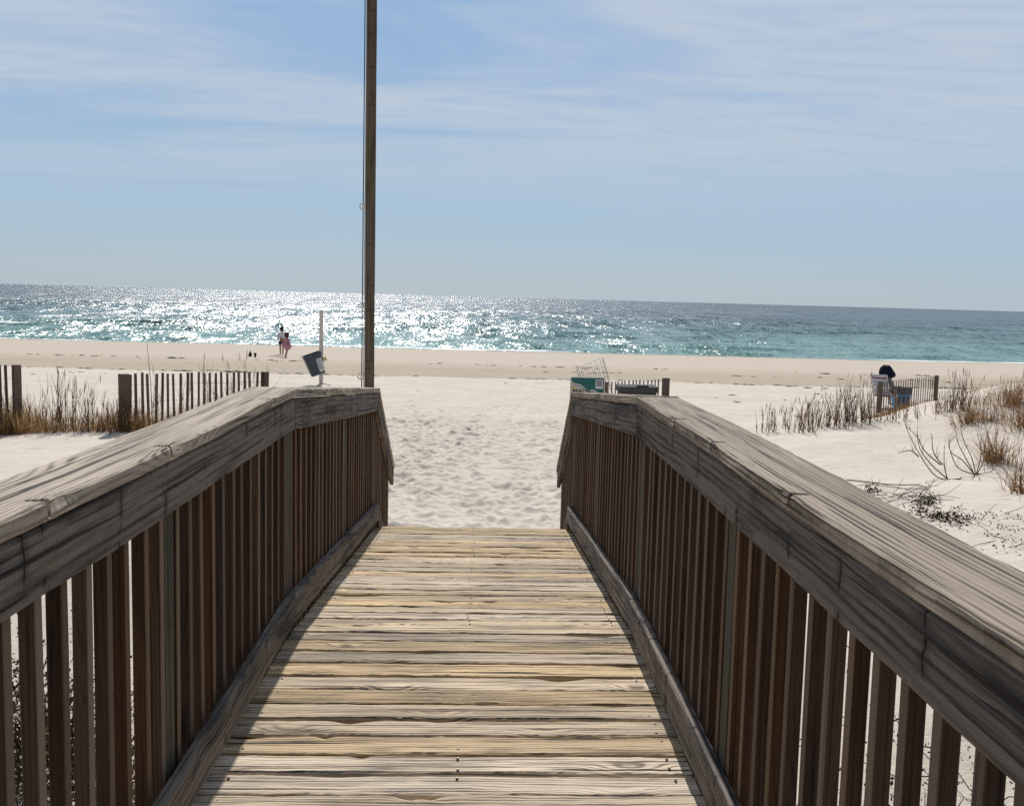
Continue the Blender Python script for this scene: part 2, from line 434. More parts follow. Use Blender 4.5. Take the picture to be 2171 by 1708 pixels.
# ---- sea
def sea_mat():
    t = NT('sea_water')
    pos = t.n('ShaderNodeNewGeometry').outputs['Position']
    sep = t.n('ShaderNodeSeparateXYZ'); t.l(pos, sep.inputs[0])
    y = sep.outputs[1]
    fo = t.n('ShaderNodeAttribute', attribute_name='foam').outputs['Fac']
    # slopes of the chop, several sizes so that they read near and far
    def slope(sc_, seed, det=3.0):
        off = t.n('ShaderNodeVectorMath', operation='ADD'); t.l(pos, off.inputs[0]); off.inputs[1].default_value = (seed * 31.7, seed * 17.3, seed * 5.0)
        return t.noise(t.vmul(off.outputs[0], sc_), 1.0, det, .62, 0.0, 'Color')
    def cen(c, k):
        a = t.n('ShaderNodeVectorMath', operation='SUBTRACT'); t.l(c, a.inputs[0]); a.inputs[1].default_value = (.5, .5, .5)
        return t.vmul(a.outputs[0], k)
    s1 = cen(slope((3.4, 1.2, 0), 1, 4.0), (2.05, 2.05, 0))
    s2 = cen(slope((.55, .11, 0), 2, 5.0), (1.35, 1.35, 0))
    s3 = cen(slope((.14, .016, 0), 3, 5.0), (.9, 1.0, 0))
    farf = t.ramp(y, 150, 900)
    def add(a, b):
        nd = t.n('ShaderNodeVectorMath', operation='ADD'); t.l(a, nd.inputs[0]); t.l(b, nd.inputs[1]); return nd.outputs[0]
    sl = add(add(s1, s2), s3)
    bias = t.n('ShaderNodeVectorMath', operation='ADD'); t.l(sl, bias.inputs[0]); bias.inputs[1].default_value = (0.19, -0.10, 0)
    geoN = t.n('ShaderNodeNewGeometry').outputs['Normal']
    nn = add(geoN, bias.outputs[0])
    nz = t.n('ShaderNodeVectorMath', operation='NORMALIZE'); t.l(nn, nz.inputs[0])
    n = nz.outputs[0]
    wob = t.noise(t.vmul(pos, (.012, .03, 0)), 1.0, 4.0, .6)
    yy = t.math('ADD', y, t.math('MULTIPLY', t.math('SUBTRACT', wob, .5), 90.0))
    col = t.mix(t.ramp(yy, 88, 190), c4(.135, .27, .24), c4(.085, .165, .165))
    col = t.mix(t.ramp(yy, 150, 420), col, c4(.040, .068, .082))
    pt = t.noise(t.vmul(pos, (.03, .11, 0)), 1.0, 5.0, .65)
    col = t.mix(t.math('MULTIPLY', t.ramp(pt, .45, .7), .5), col, c4(.02, .075, .085))
    fn = t.noise(t.vmul(pos, (.35, .9, 0)), 1.0, 6.0, .7)
    fm = t.ramp(t.math('ADD', fn, t.math('MULTIPLY', t.math('SUBTRACT', fo, .5), 1.1)), .50, .60)
    fm = t.math('MULTIPLY', fm, t.ramp(fo, .02, .15))
    wcn = t.noise(t.vmul(pos, (.10, .42, 0)), 1.0, 5.0, .66)
    wc2 = t.noise(t.vmul(pos, (.016, .03, 0)), 1.0, 2.0, .5)
    caps = t.math('MULTIPLY', t.ramp(t.math('ADD', wcn, t.math('MULTIPLY', t.math('SUBTRACT', wc2, .5), .3)), .715, .745), t.ramp(y, 110, 140))
    fm = t.math('MAXIMUM', fm, t.math('MULTIPLY', caps, .8))
    water = t.n('ShaderNodeBsdfPrincipled')
    t.l(col, water.inputs['Base Color']); water.inputs['Roughness'].default_value = .25; water.inputs['Specular IOR Level'].default_value = .27
    water.inputs['IOR'].default_value = 1.33; t.l(n, water.inputs['Normal'])
    foam = t.n('ShaderNodeBsdfDiffuse'); foam.inputs[0].default_value = c4(.82, .84, .84)
    mx = t.n('ShaderNodeMixShader'); t.l(fm, mx.inputs[0]); t.l(water.outputs[0], mx.inputs[1]); t.l(foam.outputs[0], mx.inputs[2])
    t.l(mx.outputs[0], t.out.inputs[0])
    return t.m
M['sea'] = sea_mat()

# ------------------------------------------------------------------ ground sheet
def axis(segs):
    out = [segs[0][0]]
    for a, b, st in segs:
        n = max(1, int(round((b - a) / st)))
        out += list(a + (b - a) * (np.arange(1, n + 1) / n))
    return np.array(out)
gx = axis([(-900, -160, 90), (-160, -40, 6), (-40, -14, .8), (-14, -4, .10), (-4, 6.5, .042), (6.5, 13, .085), (13, 40, .7), (40, 160, 6), (160, 900, 90)])
gy = axis([(-60, -6, 6), (-6, 8, .15), (8, 24, .05), (24, 36, .11), (36, 40, .08), (40, 98, .35), (98, 150, 4)])
GX, GY = np.meshgrid(gx, gy)
GZ = terrain(GX, GY)
def stamp(n, xr, yr, size, depth, wfun=None):
    for _ in range(n):
        y = random.uniform(*yr); x = random.uniform(*xr)
        if wfun and random.random() > wfun(x, y): continue
        a = random.gauss(0, .6); s = random.uniform(*size); e = random.uniform(1.25, 2.0); dp = random.uniform(*depth)
        r = s * 2.6
        i0, i1 = np.searchsorted(gx, (x - r, x + r)); j0, j1 = np.searchsorted(gy, (y - r, y + r))
        if i1 <= i0 or j1 <= j0: continue
        X = GX[j0:j1, i0:i1] - x; Y = GY[j0:j1, i0:i1] - y
        u = X * math.cos(a) + Y * math.sin(a); v = -X * math.sin(a) + Y * math.cos(a)
        q = np.sqrt((u / s) ** 2 + (v / (s * e)) ** 2)
        GZ[j0:j1, i0:i1] += dp * (-np.exp(-(q * 1.2) ** 2) + .45 * np.exp(-((q - 1.25) / .38) ** 2))
def pathw(x, y):
    c = -.1 + .02 * (y - 9); w = 1.7 + .20 * (y - 8)
    return float(np.clip(1.35 - abs(x - c) / w, 0, 1)) * (1.0 if y < 20 else max(.12, 1 - (y - 20) / 9))
stamp(500, (-6, 8), (8.6, 30), (.05, .10), (.006, .016), pathw)
PW = np.clip(1.35 - np.abs(GX + .1 - .02 * (GY - 9)) / (1.7 + .20 * np.clip(GY - 8, 0, 40)), 0, 1) * sst(7, 8.5, GY) * (1 - .8 * sst(22, 31, GY))
def bowls(cell, X, Y):
    """trodden dry sand: round-bottomed hollows meeting in soft crests"""
    J = RNG.random((128, 128, 3))
    u = X / cell + .8 * fbm(X * 1.4, Y * 1.4, 2); v = Y / (cell * 1.05) + .8 * fbm(X * 1.4 + 40, Y * 1.4, 2)
    iu = np.floor(u).astype(int); iv = np.floor(v).astype(int); best = np.full(X.shape, 9.0)
    for di in (-1, 0, 1):
        for dj in (-1, 0, 1):
            jj = J[(iv + dj) % 128, (iu + di) % 128]
            d = (u - (iu + di + jj[..., 0])) ** 2 + (v - (iv + dj + jj[..., 1])) ** 2 + .22 * (jj[..., 2] - .3)
            best = np.minimum(best, d)
    return np.clip(best, -.2, 1.1)
ix0, ix1 = np.searchsorted(gx, (-9, 12)); iy0, iy1 = np.searchsorted(gy, (7.5, 36))
SX, SY = GX[iy0:iy1, ix0:ix1], GY[iy0:iy1, ix0:ix1]
GZ[iy0:iy1, ix0:ix1] += (.10 + .90 * PW[iy0:iy1, ix0:ix1]) * (.098 * bowls(.17, SX, SY) + .05 * bowls(.33, SX + 7, SY) - .05) * np.clip(.95 + .7 * fbm(SX * .6, SY * .6 + 8, 2), .5, 1.3)
stamp(420, (-14, 13), (3, 33), (.08, .15), (.008, .026))
stamp(260, (-30, 30), (38, 80), (.2, .5), (.015, .05))
# low ripple of blown sand
GZ += .012 * fbm(GX * 2.2, GY * 3.0, 3) * (1 - sst(26, 38, GY))
_gz['x'] = [float(v) for v in gx]; _gz['y'] = [float(v) for v in gy]; _gz['Z'] = GZ
def grid_mesh(name, X, Y, Z, mat, attr=None):
    ny, nx = X.shape
    me = bpy.data.meshes.new(name)
    co = np.stack([X, Y, Z], -1).reshape(-1, 3).astype('f')
    idx = np.arange(ny * nx).reshape(ny, nx)
    q = np.stack([idx[:-1, :-1], idx[:-1, 1:], idx[1:, 1:], idx[1:, :-1]], -1).reshape(-1, 4)
    me.vertices.add(len(co)); me.vertices.foreach_set('co', co.ravel())
    me.loops.add(q.size); me.loops.foreach_set('vertex_index', q.ravel().astype('i'))
    me.polygons.add(len(q)); me.polygons.foreach_set('loop_start', np.arange(0, q.size, 4, dtype='i'))
    me.polygons.foreach_set('use_smooth', np.ones(len(q), bool))
    me.update(calc_edges=True); me.validate()
    if attr is not None:
        a = me.attributes.new('foam', 'FLOAT', 'POINT'); a.data.foreach_set('value', attr.ravel().astype('f'))
    me.materials.append(mat)
    o = bpy.data.objects.new(name, me); COL.objects.link(o)
    return o
g = grid_mesh('beach_sand', GX, GY, GZ, M['sand'])
tag(g, 'white quartz sand beach and low dunes running down to the sea', kind='structure')

# ------------------------------------------------------------------ sea sheet
wx = axis([(-9000, -1500, 500), (-1500, -300, 60), (-300, -75, 8), (-75, 75, .6), (75, 300, 8), (300, 1500, 60), (1500, 9000, 500)])
wy = np.concatenate([np.arange(86, 150, .35), np.geomspace(150, 500, 220), np.geomspace(510, 26000, 90)])
WX, WY = np.meshgrid(wx, wy)
fade = 1 - sst(250, 480, WY)
shoal = sst(90, 100, WY)
ph = 1.6 * fbm(WX * .018, WY * .02, 3)
def crest(wl, amp, seed, sharp=2.0):
    p = WY / wl + ph * 1.2 + .9 * fbm(WX * .03 + seed, WY * .01 + seed, 2)
    s = .5 + .5 * np.sin(2 * math.pi * p)
    m = np.clip(.55 + 1.3 * fbm(WX * .035 + seed * 3, WY * .05, 3), 0, 1.4)
    return amp * m * s ** sharp, s, m
c1, s1, m1 = crest(11.5, .40, 2.3, 2.6)
c2, s2, m2 = crest(6.3, .17, 7.7, 2.0)
c3 = .30 * np.clip(fbm(WX * .10, WY * .16, 4), -1, 1)
WZ = SEA + (c1 + c2 + c3 - .12) * shoal * fade + .11 * fbm(WX * .09, WY * .2, 3) * (1 - shoal)
edge = WY - (SHORE + 1.0 + 2.2 * fbm(WX * .05, WX * 0 + 3, 3))
foam = (.62 + .35 * sst(15, 45, WX)) * np.exp(-(edge / 2.4) ** 2) * np.clip(.6 + 1.8 * fbm(WX * .04 + 9, WY * 0 + 2, 2), 0, 1.2)
brk = np.clip((s1 - .72) / .28, 0, 1) * np.clip((m1 - .58) / .4, 0, 1)
foam += .95 * brk * (1 - sst(125, 150, WY)) * sst(90, 94, WY)
foam = np.clip(foam, 0, 1)
sea = grid_mesh('sea_water', WX, WY, WZ, M['sea'], foam)
tag(sea, 'green to blue choppy sea with foam along the shore', kind='structure')

# ------------------------------------------------------------------ boardwalk deck
bw = empty('boardwalk', (0, 3.5, 0))
tag(bw, 'weathered wooden boardwalk deck dropping to stairs at the beach sand', 'boardwalk')
def put(o, parent):
    o.parent = parent; o.location = Vector(o.location) - Vector(parent.location)
    return o
PB = .145; Y0B = 3.0717 - .0025
mb = MB()
k0 = int((-1.5 - Y0B) / PB)
y = Y0B + k0 * PB
while y < YE - .02:
    yc = y + PB / 2
    sl = S1 if yc < YK else S2
    zc_ = deckz(yc) + random.gauss(0, .0024)
    gap = random.choice((.008, .010, .012, .015, .018))
    w = PB - gap
    rx = random.gauss(0, .004)
    off = random.uniform(0, 90); rnd = random.random()
    if abs(yc - YK) < PB * .6: rnd = .02
    # cross-section with eased edges, wavering along its length
    nseg = 90; vs = []; wc = []; fs = []
    prof = [(-w / 2 + .007, 0, 0), (-w / 6, .0, 0), (w / 6, .0, 0), (w / 2 - .007, 0, 0), (w / 2 - .002, -.003, 1), (w / 2, -.009, 1), (w / 2 - .002, -.035, 0), (-w / 2 + .002, -.035, 0), (-w / 2, -.009, 1), (-w / 2 + .002, -.003, 1)]
    j = [[0., 0.] for _ in prof]; npf = len(prof); cup = random.gauss(0, .0012)
    tilt = random.gauss(0, .006)
    chips = [(random.uniform(-.75, .75), random.choice((-1, 1)), random.uniform(.02, .11), random.uniform(.003, .014)) for _ in range(random.choice((1, 2, 3, 4)))]
    for k in range(nseg + 1):
        x = -.805 + 1.61 * k / nseg
        for i, (u, v, e) in enumerate(prof):
            j[i][0] = .82 * j[i][0] + random.gauss(0, .0008 if e else .0002); j[i][1] = .8 * j[i][1] + random.gauss(0, .0006)
            uu = u + j[i][0]; vv = v + j[i][1] + tilt * u + cup * (1 if abs(u) > w / 4 else 0)
            for cx_, cs, cw, cd in chips:
                if cs * u > w / 3 and v > -.02:
                    q = math.exp(-((x - cx_) / cw) ** 2); uu -= cs * cd * q; vv -= cd * .6 * q
            yy = yc + uu + rx * x
            vs.append((x, yy, zc_ + sl * (uu + rx * x) + vv)); wc.append((x + off, u, v + off * .37))
    for k in range(nseg):
        for i in range(npf):
            q = (i + 1) % npf
            fs.append((k * npf + i, (k + 1) * npf + i, (k + 1) * npf + q, k * npf + q))
    fs.append(tuple(range(npf))); fs.append(tuple(nseg * npf + i for i in range(npf - 1, -1, -1)))
    mb.add(vs, fs, wc, rnd)
    y += PB
M['screw'] = plain('screw_metal', (.16, .14, .12), .35, .5, .1, 30, .8)
y = Y0B + k0 * PB
while y < YE - .02:
    for dy in (.035, .108):
        for xx in (-.725, .012, .735):
            if random.random() < .5:
                lathe(mb, (xx + random.gauss(0, .006), y + dy + random.gauss(0, .004), deckz(y + dy) - .004), [(.0045, 0), (.0045, .0055), (.003, .007)], 8, mi=1)
    y += PB
put(mb.build('decking', [M['deck'], M['screw']]), bw)
# joists, rim boards and piles under the deck
for sx in (-.785, 0, .785):
    mb = MB(); plank_y(mb, sx - .019, sx + .019, [-1.5, YK, YE], lambda y: deckz(y) - .037 - .235, lambda y: deckz(y) - .037)
    put(mb.build('joist', M['post']), bw)
# stairs
ysx = [YE + .02 + .28 * i for i in range(5)]
for i in range(5):
    mb = MB()
    z = deckz(YE) - .19 * (i + 1)
    for q in range(2):
        beam(mb, (-.80, ysx[i] + .07 + q * .142, z - .018), (.80, ysx[i] + .07 + q * .142, z - .018), .137, .036, (0, 1, 0), .005, 12, .0006)
    put(mb.build('stair_tread', M['deck']), bw)
for sx in (-.785, .785):
    mb = MB(); plank_y(mb, sx - .019, sx + .019, [YE + .02, YE + 1.45], lambda y: deckz(YE) - (y - YE) * .68 - .42, lambda y: deckz(YE) - (y - YE) * .68 - .10)
    put(mb.build('stringer', M['post']), bw)

# ------------------------------------------------------------------ railings
def lin(a, b, n): return [a + (b - a) * i / n for i in range(n + 1)]
def railing(sgn, label):
    root = empty('wooden_railing', (sgn * .85, 3.5, 0))
    tag(root, label, 'railing', 'railings of the boardwalk')
    def bar(name, mat, xi, xo, ys, z0f, z1f, ch, jit, xshift=None, rnd=.5, knots=0, checks=()):
        mb = MB(); a, b = sorted((sgn * xi, sgn * xo))
        plank_y(mb, a, b, ys, z0f, z1f, ch, jit, xshift=xshift, rnd=rnd, knots=knots, checks=checks)
        return put(mb.build(name, mat), root)
    zb_end = deckz(YEC)
    stz = lambda y: zb_end + (STD / STL) * (y - YEC)
    g = .0018
    def zw(y):   # a hair of warp in the long boards
        return .004 * math.sin(y * 2.1 + sgn)
    for nm, zt in (('near', 0),):
        # cap boards
        bar('cap_board', M['cap' if sgn < 0 else 'cap2'], WC, WCO, lin(-1.5, YK - g, 240), lambda y: deckz(y) + ZC - CT + zw(y), lambda y: deckz(y) + ZC + zw(y), .006, .0004, knots=11, checks=[(q, -sgn) for q in ((3.6, 3.0, 2.2) if sgn > 0 else (1.98, 2.75, 4.0))])
        bar('cap_board', M['cap' if sgn < 0 else 'cap2'], WC, WCO, lin(YK + g, YEC, 50), lambda y: deckz(y) + ZC - CT, lambda y: deckz(y) + ZC, .006, .0005, knots=5)
        bar('cap_board', M['cap' if sgn < 0 else 'cap2'], WC, WCO, lin(YEC + g, YEC + STL, 24), lambda y: stz(y) + ZC - CT * 1.18, lambda y: stz(y) + ZC, .006, .0008)
        # boards on edge under the cap
        bar('face_board', M['face'], WF, WF + .036, lin(-1.5, YK - .004, 90), lambda y: deckz(y) + ZFB + zw(y), lambda y: deckz(y) + ZC - CT - .004 + zw(y) * .6, .005, .0010)
        bar('face_board', M['face'], WF, WF + .036, lin(YK + .004, YEC - .002, 40), lambda y: deckz(y) + ZFB, lambda y: deckz(y) + ZC - CT - .004, .005, .0008)
        bar('face_board', M['face'], WF, WF + .036, lin(YEC + .002, YEC + STL, 20), lambda y: stz(y) + ZC - CT - .155, lambda y: stz(y) + ZC - CT * 1.18 - .003, .005, .0006)
        # toe boards
        xs = (lambda y: .020 * max(0, (YK - y) / 2)) if sgn < 0 else None
        bar('bottom_rail', M['face'], WB, WB + .037, lin(-1.5, YK - .0025, 200), lambda y: deckz(y) + ZR0 + zw(y), lambda y: deckz(y) + ZR1 + zw(y), .007, .0006, xs, knots=8)
        bar('bottom_rail', M['face'], WB, WB + .037, lin(YK + .0025, YER, 40), lambda y: deckz(y) + ZR0, lambda y: deckz(y) + ZR1, .006, .0008)
        sy = YER + .003
        bar('bottom_rail', M['face'], WB + .001, WB + .036, lin(sy, YEC + STL, 16), lambda y: stz(y) + ZR0 + .02, lambda y: stz(y) + ZR1 + .02, .005, .0006)
    posts = [-.75, 1.05, 2.86, 4.58, 6.42, 8.09, YEC + STL - .11]
    xin = .8095
    for y in posts:
        mb = MB()
        zt = (deckz(y) + ZC - CT - .004) if y < YEC else (stz(y) + ZC - CT * 1.18 - .03)
        zb = gz(sgn * .85, y) - .3
        beam(mb, (sgn * (xin + .045), y, zb), (sgn * (xin + .045), y, zt), .088, .088, (1, 0, 0), .004, 14, .0004, rnd=.4 + .2 * random.random())
        put(mb.build('post', M['post']), root)
    for pa, pc in zip(posts[:-1], posts[1:]):
        a0, a1 = pa + .044 + .016 + .022, pc - .044 - .016 - .008
        nb = max(2, int(round((a1 - a0) / .1262)) + 1)
        for q in range(nb):
            y = a0 + (a1 - a0) * q / (nb - 1) + random.gauss(0, .004)
            onst = y > YEC
            base = stz(y) if onst else deckz(y)
            zt = base + ZC - CT - (.02 if not onst else .045)
            mb = MB(); wx = random.gauss(0, .0015)
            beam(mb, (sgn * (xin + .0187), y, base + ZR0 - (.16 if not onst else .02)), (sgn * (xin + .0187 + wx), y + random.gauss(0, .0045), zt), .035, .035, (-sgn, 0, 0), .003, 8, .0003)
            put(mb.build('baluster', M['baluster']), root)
    return root
railing(-1, 'weathered wooden railing on the side of the walk nearer the tall pole')
railing(1, 'weathered wooden railing on the side of the walk with the beach sign')

# ------------------------------------------------------------------ flagpole
pb = ray(783.5, 812, 14.8); PX, PY = pb.x, pb.y; pz = gz(PX, PY)
fp = empty('flagpole', (PX, PY, pz))
tag(fp, 'tall brown timber pole with a thin halyard beside the boardwalk stairs', 'pole')
mb = MB(); top = 9.5
beam(mb, (PX, PY, pz - .6), (PX - .03, PY, top), .135, .135, (math.cos(.2), math.sin(.2), 0), .016, 40, .0009)
shaft_ = put(mb.build('shaft', M['pole']), fp)
M['rope'] = plain('halyard_rope', (.72, .70, .66), .8, .2, .1, 40)
M['darkrope'] = plain('dark_rope', (.05, .05, .06), .8, .2, .1, 40)
for k, (dx, mat) in enumerate(((-.087, 'rope'), (-.112, 'darkrope'))):
    mb = MB(); tube(mb, [(PX + dx, PY - .03, pz + .75 + (top - pz - .9) * q / 24 + 0) for q in range(25)], .0065 if k == 0 else .008, 6)
    hal_ = put(mb.build('halyard', M[mat]), fp)
mb = MB()
for zpx in (442, 648, 797):
    zz = ray(775, zpx, 14.8).z
    pts = [(PX - .09 + (.05 if zpx == 442 else -.06) * math.sin(a) - .02, PY - .05, zz + .045 * math.cos(a) * (1 if zpx != 648 else .5)) for a in [2 * math.pi * i / 10 for i in range(10)]]
    tube(mb, pts, .010, 6, closed=True)
    tube(mb, [(PX - .12, PY - .045, zz - .03), (PX - .10, PY - .06, zz), (PX - .07, PY - .045, zz + .03)], .016, 6)
sub(mb.build('rope_knot', M['rope']), hal_)
mb = MB(); lathe(mb, (PX - .03, PY, top), [(.02, 0), (.09, .03), (.11, .09), (.08, .15), (.02, .19)], 14)
sub(mb.build('finial', M['pole'], smooth=True), shaft_)

# ------------------------------------------------------------------ sand fences
M['wire'] = plain('fence_wire', (.30, .28, .26), .5, .5, .1, 20, .6)
def fence(name_label, P0, P1, n, ztop0, ztop1, wslat, posts, group='sand fences on the dunes'):
    """P0,P1 ground ends; ztop at each end; posts = list of (fraction, width, extra height)"""
    P0 = Vector(P0); P1 = Vector(P1)
    root = empty('sand_fence', P0)
    tag(root, name_label, 'fence', group)
    d = (P1 - P0); dn = Vector((d.x, d.y, 0)).normalized(); nrm = Vector((-dn.y, dn.x, 0))
    mb = MB()
    for i in range(n):
        f = (i + .8) / (n + .6)
        p = P0 + d * f; zt = ztop0 + (ztop1 - ztop0) * f + random.gauss(0, .008)
        lean = dn * random.gauss(0, .016)
        beam(mb, (p.x, p.y, gz(p.x, p.y) - .15), (p.x + lean.x, p.y + lean.y, zt), wslat * random.uniform(.9, 1.1), .010, dn, .001, 2, .0008)
    pan_ = put(mb.build('slat_panel', M['fence']), root)
    mb = MB()
    for hfrac in (.2, .5, .8):
        pts = []
        for i in range(n * 2 + 1):
            f = i / (n * 2); p = P0 + d * f
            zt = ztop0 + (ztop1 - ztop0) * f; zb = gz(p.x, p.y)
            pts.append(Vector((p.x, p.y, zb + (zt - zb) * hfrac)) + nrm * (.009 if i % 2 else -.009))
        tube(mb, pts, .0022, 4)
    sub(mb.build('wire', M['wire']), pan_)
    for f, w, ex in posts:
        p = P0 + d * f; mb = MB(); zt = ztop0 + (ztop1 - ztop0) * f + ex
        beam(mb, (p.x, p.y, gz(p.x, p.y) - .4), (p.x, p.y, zt), w, w, dn, .006, 6, .0006)
        put(mb.build('post', M['fence']), root)
    return root
def onray(px, dist):
    p = ray(px, 800, dist); return Vector((p.x, p.y, gz(p.x, p.y)))
def ztop(px, py, dist): return ray(px, py, dist).z
fence('brown lath fence between two posts in dry grass behind the near railing', onray(263, 15.3), onray(563, 16.9), 23,
      ztop(263, 792.5, 15.3), ztop(563, 788, 16.9), .040, ((0, .135, .0), (1, .085, 0)))
fence('brown lath fence end with its post, cut off by the edge of the view', onray(-230, 14.3), onray(38, 14.9), 19,
      ztop(-230, 770, 14.3), ztop(38, 773, 14.9), .040, ((1, .090, .0), (0, .09, 0)))
fence('short lath fence with one stout post beyond the beach sign and grey bin', onray(1284, 25.0), onray(1412.5, 23.2), 16,
      ztop(1284, 809.5, 25.0), ztop(1412, 803, 23.2), .039, ((1, .125, .02), (0, .09, 0)))
fence('lath fence screening the striped beach chair, rising towards its taller post', onray(1867.5, 29.2), onray(1986, 31.0), 24,
      ztop(1868, 809, 29.2), ztop(1986, 797, 31.0), .034, ((0, .115, .0), (1, .10, .02)))

# ------------------------------------------------------------------ grass
def blade(mb, p, h, lean, az, w, rnd, droop=.3, seg=3):
    p = Vector(p); d = Vector((math.cos(az), math.sin(az), 0)); s = Vector((-d.y, d.x, 0))
    if abs(s.x) < .35: s = Vector((.7 if s.x >= 0 else -.7, s.y, 0)).normalized()
    vs = []; fs = []
    for k in range(seg + 1):
        t = k / seg; q = p + d * (lean * h * (t + droop * t * t)) + Vector((0, 0, h * (t - droop * .5 * lean * t * t)))
        ww = w * (1 - t * .9)
        if k < seg: vs += [q - s * ww, q + s * ww]
        else: vs.append(q)
    for k in range(seg - 1): fs.append((2 * k, 2 * k + 1, 2 * k + 3, 2 * k + 2))
    fs.append((2 * seg - 2, 2 * seg - 1, 2 * seg)); mb.add(vs, fs, None, rnd)
def oat(mb, p, h, rnd, lean=None, az=None, branches=5, r=.005, head=True):
    """a stiff dry stalk: upright side shoots from low down, some with a feathered tip"""
    p = Vector(p); az = random.uniform(0, 6.28) if az is None else az; lean = abs(random.gauss(0, .2)) if lean is None else lean
    d = Vector((math.cos(az), math.sin(az), 0)); pts = []
    for k in range(6):
        t = k / 5; pts.append(p + d * (h * lean * (t * .5 + t * t * .5)) + Vector((random.gauss(0, .008), 0, h * t)))
    tube(mb, pts, r * .8, 3, r * .3, rnd)
    for b in range(branches):
        q = pts[random.choice((0, 0, 1, 1, 2, 3))]
        blade(mb, q, h * random.uniform(.18, .5), random.uniform(.1, .5), random.uniform(0, 6.28), r * .75, rnd, random.uniform(-.2, .5))
    if head and random.random() < .45:
        for b in range(5):
            blade(mb, pts[-1] - Vector((0, 0, .025 * b)), h * random.uniform(.07, .13), random.uniform(.1, .4), az + random.gauss(0, .5), r * .9, min(1, rnd + .2))

def bed(name, label, pts_fun, n, hr, wr, mat='grass', leanr=(.1, .8)):
    mb = MB()
    for _ in range(n):
        q = pts_fun()
        if q is None: continue
        x, y, hs = q
        blade(mb, (x, y, gz(x, y) - .02), random.uniform(*hr) * hs, random.uniform(*leanr), random.uniform(0, 6.28), random.uniform(*wr), random.random(), random.uniform(.1, .9))
    o = mb.build(name, M[mat]); tag(o, label, kind='stuff'); return o
_cx = np.arange(-30, 40, .1); _cy = np.arange(5, 40, .1)
_CL = np.clip(.5 + 1.9 * fbm(_cx[None, :] * 1.1 + 31, _cy[:, None] * 1.1, 3), 0, 1.3)
def clumpy(x, y):
    return float(_CL[min(max(int((y - 5) * 10), 0), 349), min(max(int((x + 30) * 10), 0), 699)])
def left_bed():
    t = random.random(); px = -260 + 880 * t
    d0 = 14.75 + .55 * max(0, px) / 260 if px < 263 else 15.3 + (px - 263) / 300 * 1.6
    p = ray(px, 800, d0 + abs(random.gauss(0, .55)) - .25)
    c = clumpy(p.x, p.y)
    if random.random() > c: return None
    return p.x, p.y, .45 + .75 * c
bed('dune_grass', 'low tan dry grass massed at the foot of the fences on the near dune', left_bed, 15000, (.14, .48), (.0022, .0045))
def right_bed():
    if random.random() < .62:
        f = random.random(); px = 1690 + 340 * f; d0 = 21.0 + 3.4 * f + random.gauss(0, .8)
    else:
        px = random.uniform(1980, 2330); d0 = random.uniform(19.5, 26)
    p = ray(px, 800, d0); c = clumpy(p.x, p.y)
    if random.random() > c * .9: return None
    return p.x, p.y, (.4 + .7 * c) * (.55 if px < 2030 else 1.0)
bed('dune_grass', 'brown dry grass along the crest of the sand mound below the striped chair', right_bed, 11000, (.12, .42), (.003, .0055), 'grassb')

def plant(name, label, cat, pts, builder, mat, group=None):
    base = pts; mb = MB(); builder(mb, Vector(base))
    o = mb.build(name, M[mat], loc=base); tag(o, label, cat, group); return o
# stalk clumps on the near dune (photo place of the foot, height in m)
def oats_builder(n, h, spread, branches=5, r=.0045, lean=None):
    def f(mb, c):
        for _ in range(n):
            x = c.x + random.gauss(0, spread); y = c.y + random.gauss(0, spread)
            oat(mb, (x, y, gz(x, y) - .02), h * random.uniform(.6, 1.08), random.random() * .8, lean=lean, branches=branches, r=r)
    return f
LC = [(75, 880, .62, 9), (128, 885, .92, 10), (152, 880, .75, 6), (190, 885, .62, 7), (222, 884, .45, 6), (262, 895, .70, 8), (20, 885, .7, 7), (232, 870, .5, 8)]
for i, (px, py, h, n) in enumerate(LC):
    d = 15.0; p = onray(px, d + .012 * max(0, 890 - py))
    plant('sea_oats', 'clump of tall dry sea oat stalks between the two fences on the near dune', 'grass', p, oats_builder(n * 2, h * 1.0, .12, 7, .0055), 'stalk', 'dry sea oats between the fences')
for i, (px, h) in enumerate(((330, .72), (385, .8), (440, .95), (478, .78), (510, 1.05), (545, 1.0))):
    p = onray(px, 16.9 + .35 * random.random())
    plant('sea_oats', 'dry sea oat stalks rising behind the lath fence by the near railing', 'grass', p, oats_builder(8, h * 1.0, .10, 6, .005), 'stalk', 'dry sea oats behind the fence')
p = onray(322, 15.9)
def lone(mb, c):
    tube(mb, [c, c + Vector((-.02, 0, .7)), c + Vector((-.07, 0, 1.32))], .007, 4, .003, .9)
plant('reed', 'single tall thin pale reed standing in front of the lath fence', 'reed', p, lone, 'stalk')
# stalk clumps on the far mound
RC = [(1626, 916, .72, 5), (1655, 905, .55, 3), (1682, 917, .85, 7), (1708, 908, .9, 6), (1738, 905, .75, 6), (1775, 905, 1.1, 10), (1800, 898, 1.3, 9), (1828, 897, .9, 9), (1850, 890, 1.0, 7),
      (1880, 895, .45, 5), (1905, 890, .4, 4), (1935, 884, .5, 4), (2005, 873, .9, 7), (2030, 868, 1.1, 7), (2052, 870, 1.0, 6)]
for px, py, h, n in RC:
    p = at(px, py)
    plant('sea_oats', 'clump of bare brown sea oat stalks on the edge of the sand mound', 'grass', p, oats_builder(int(n * 1.6) + 3, h * .72, .13, 7, .0065), 'stalk', 'sea oats along the sand mound')
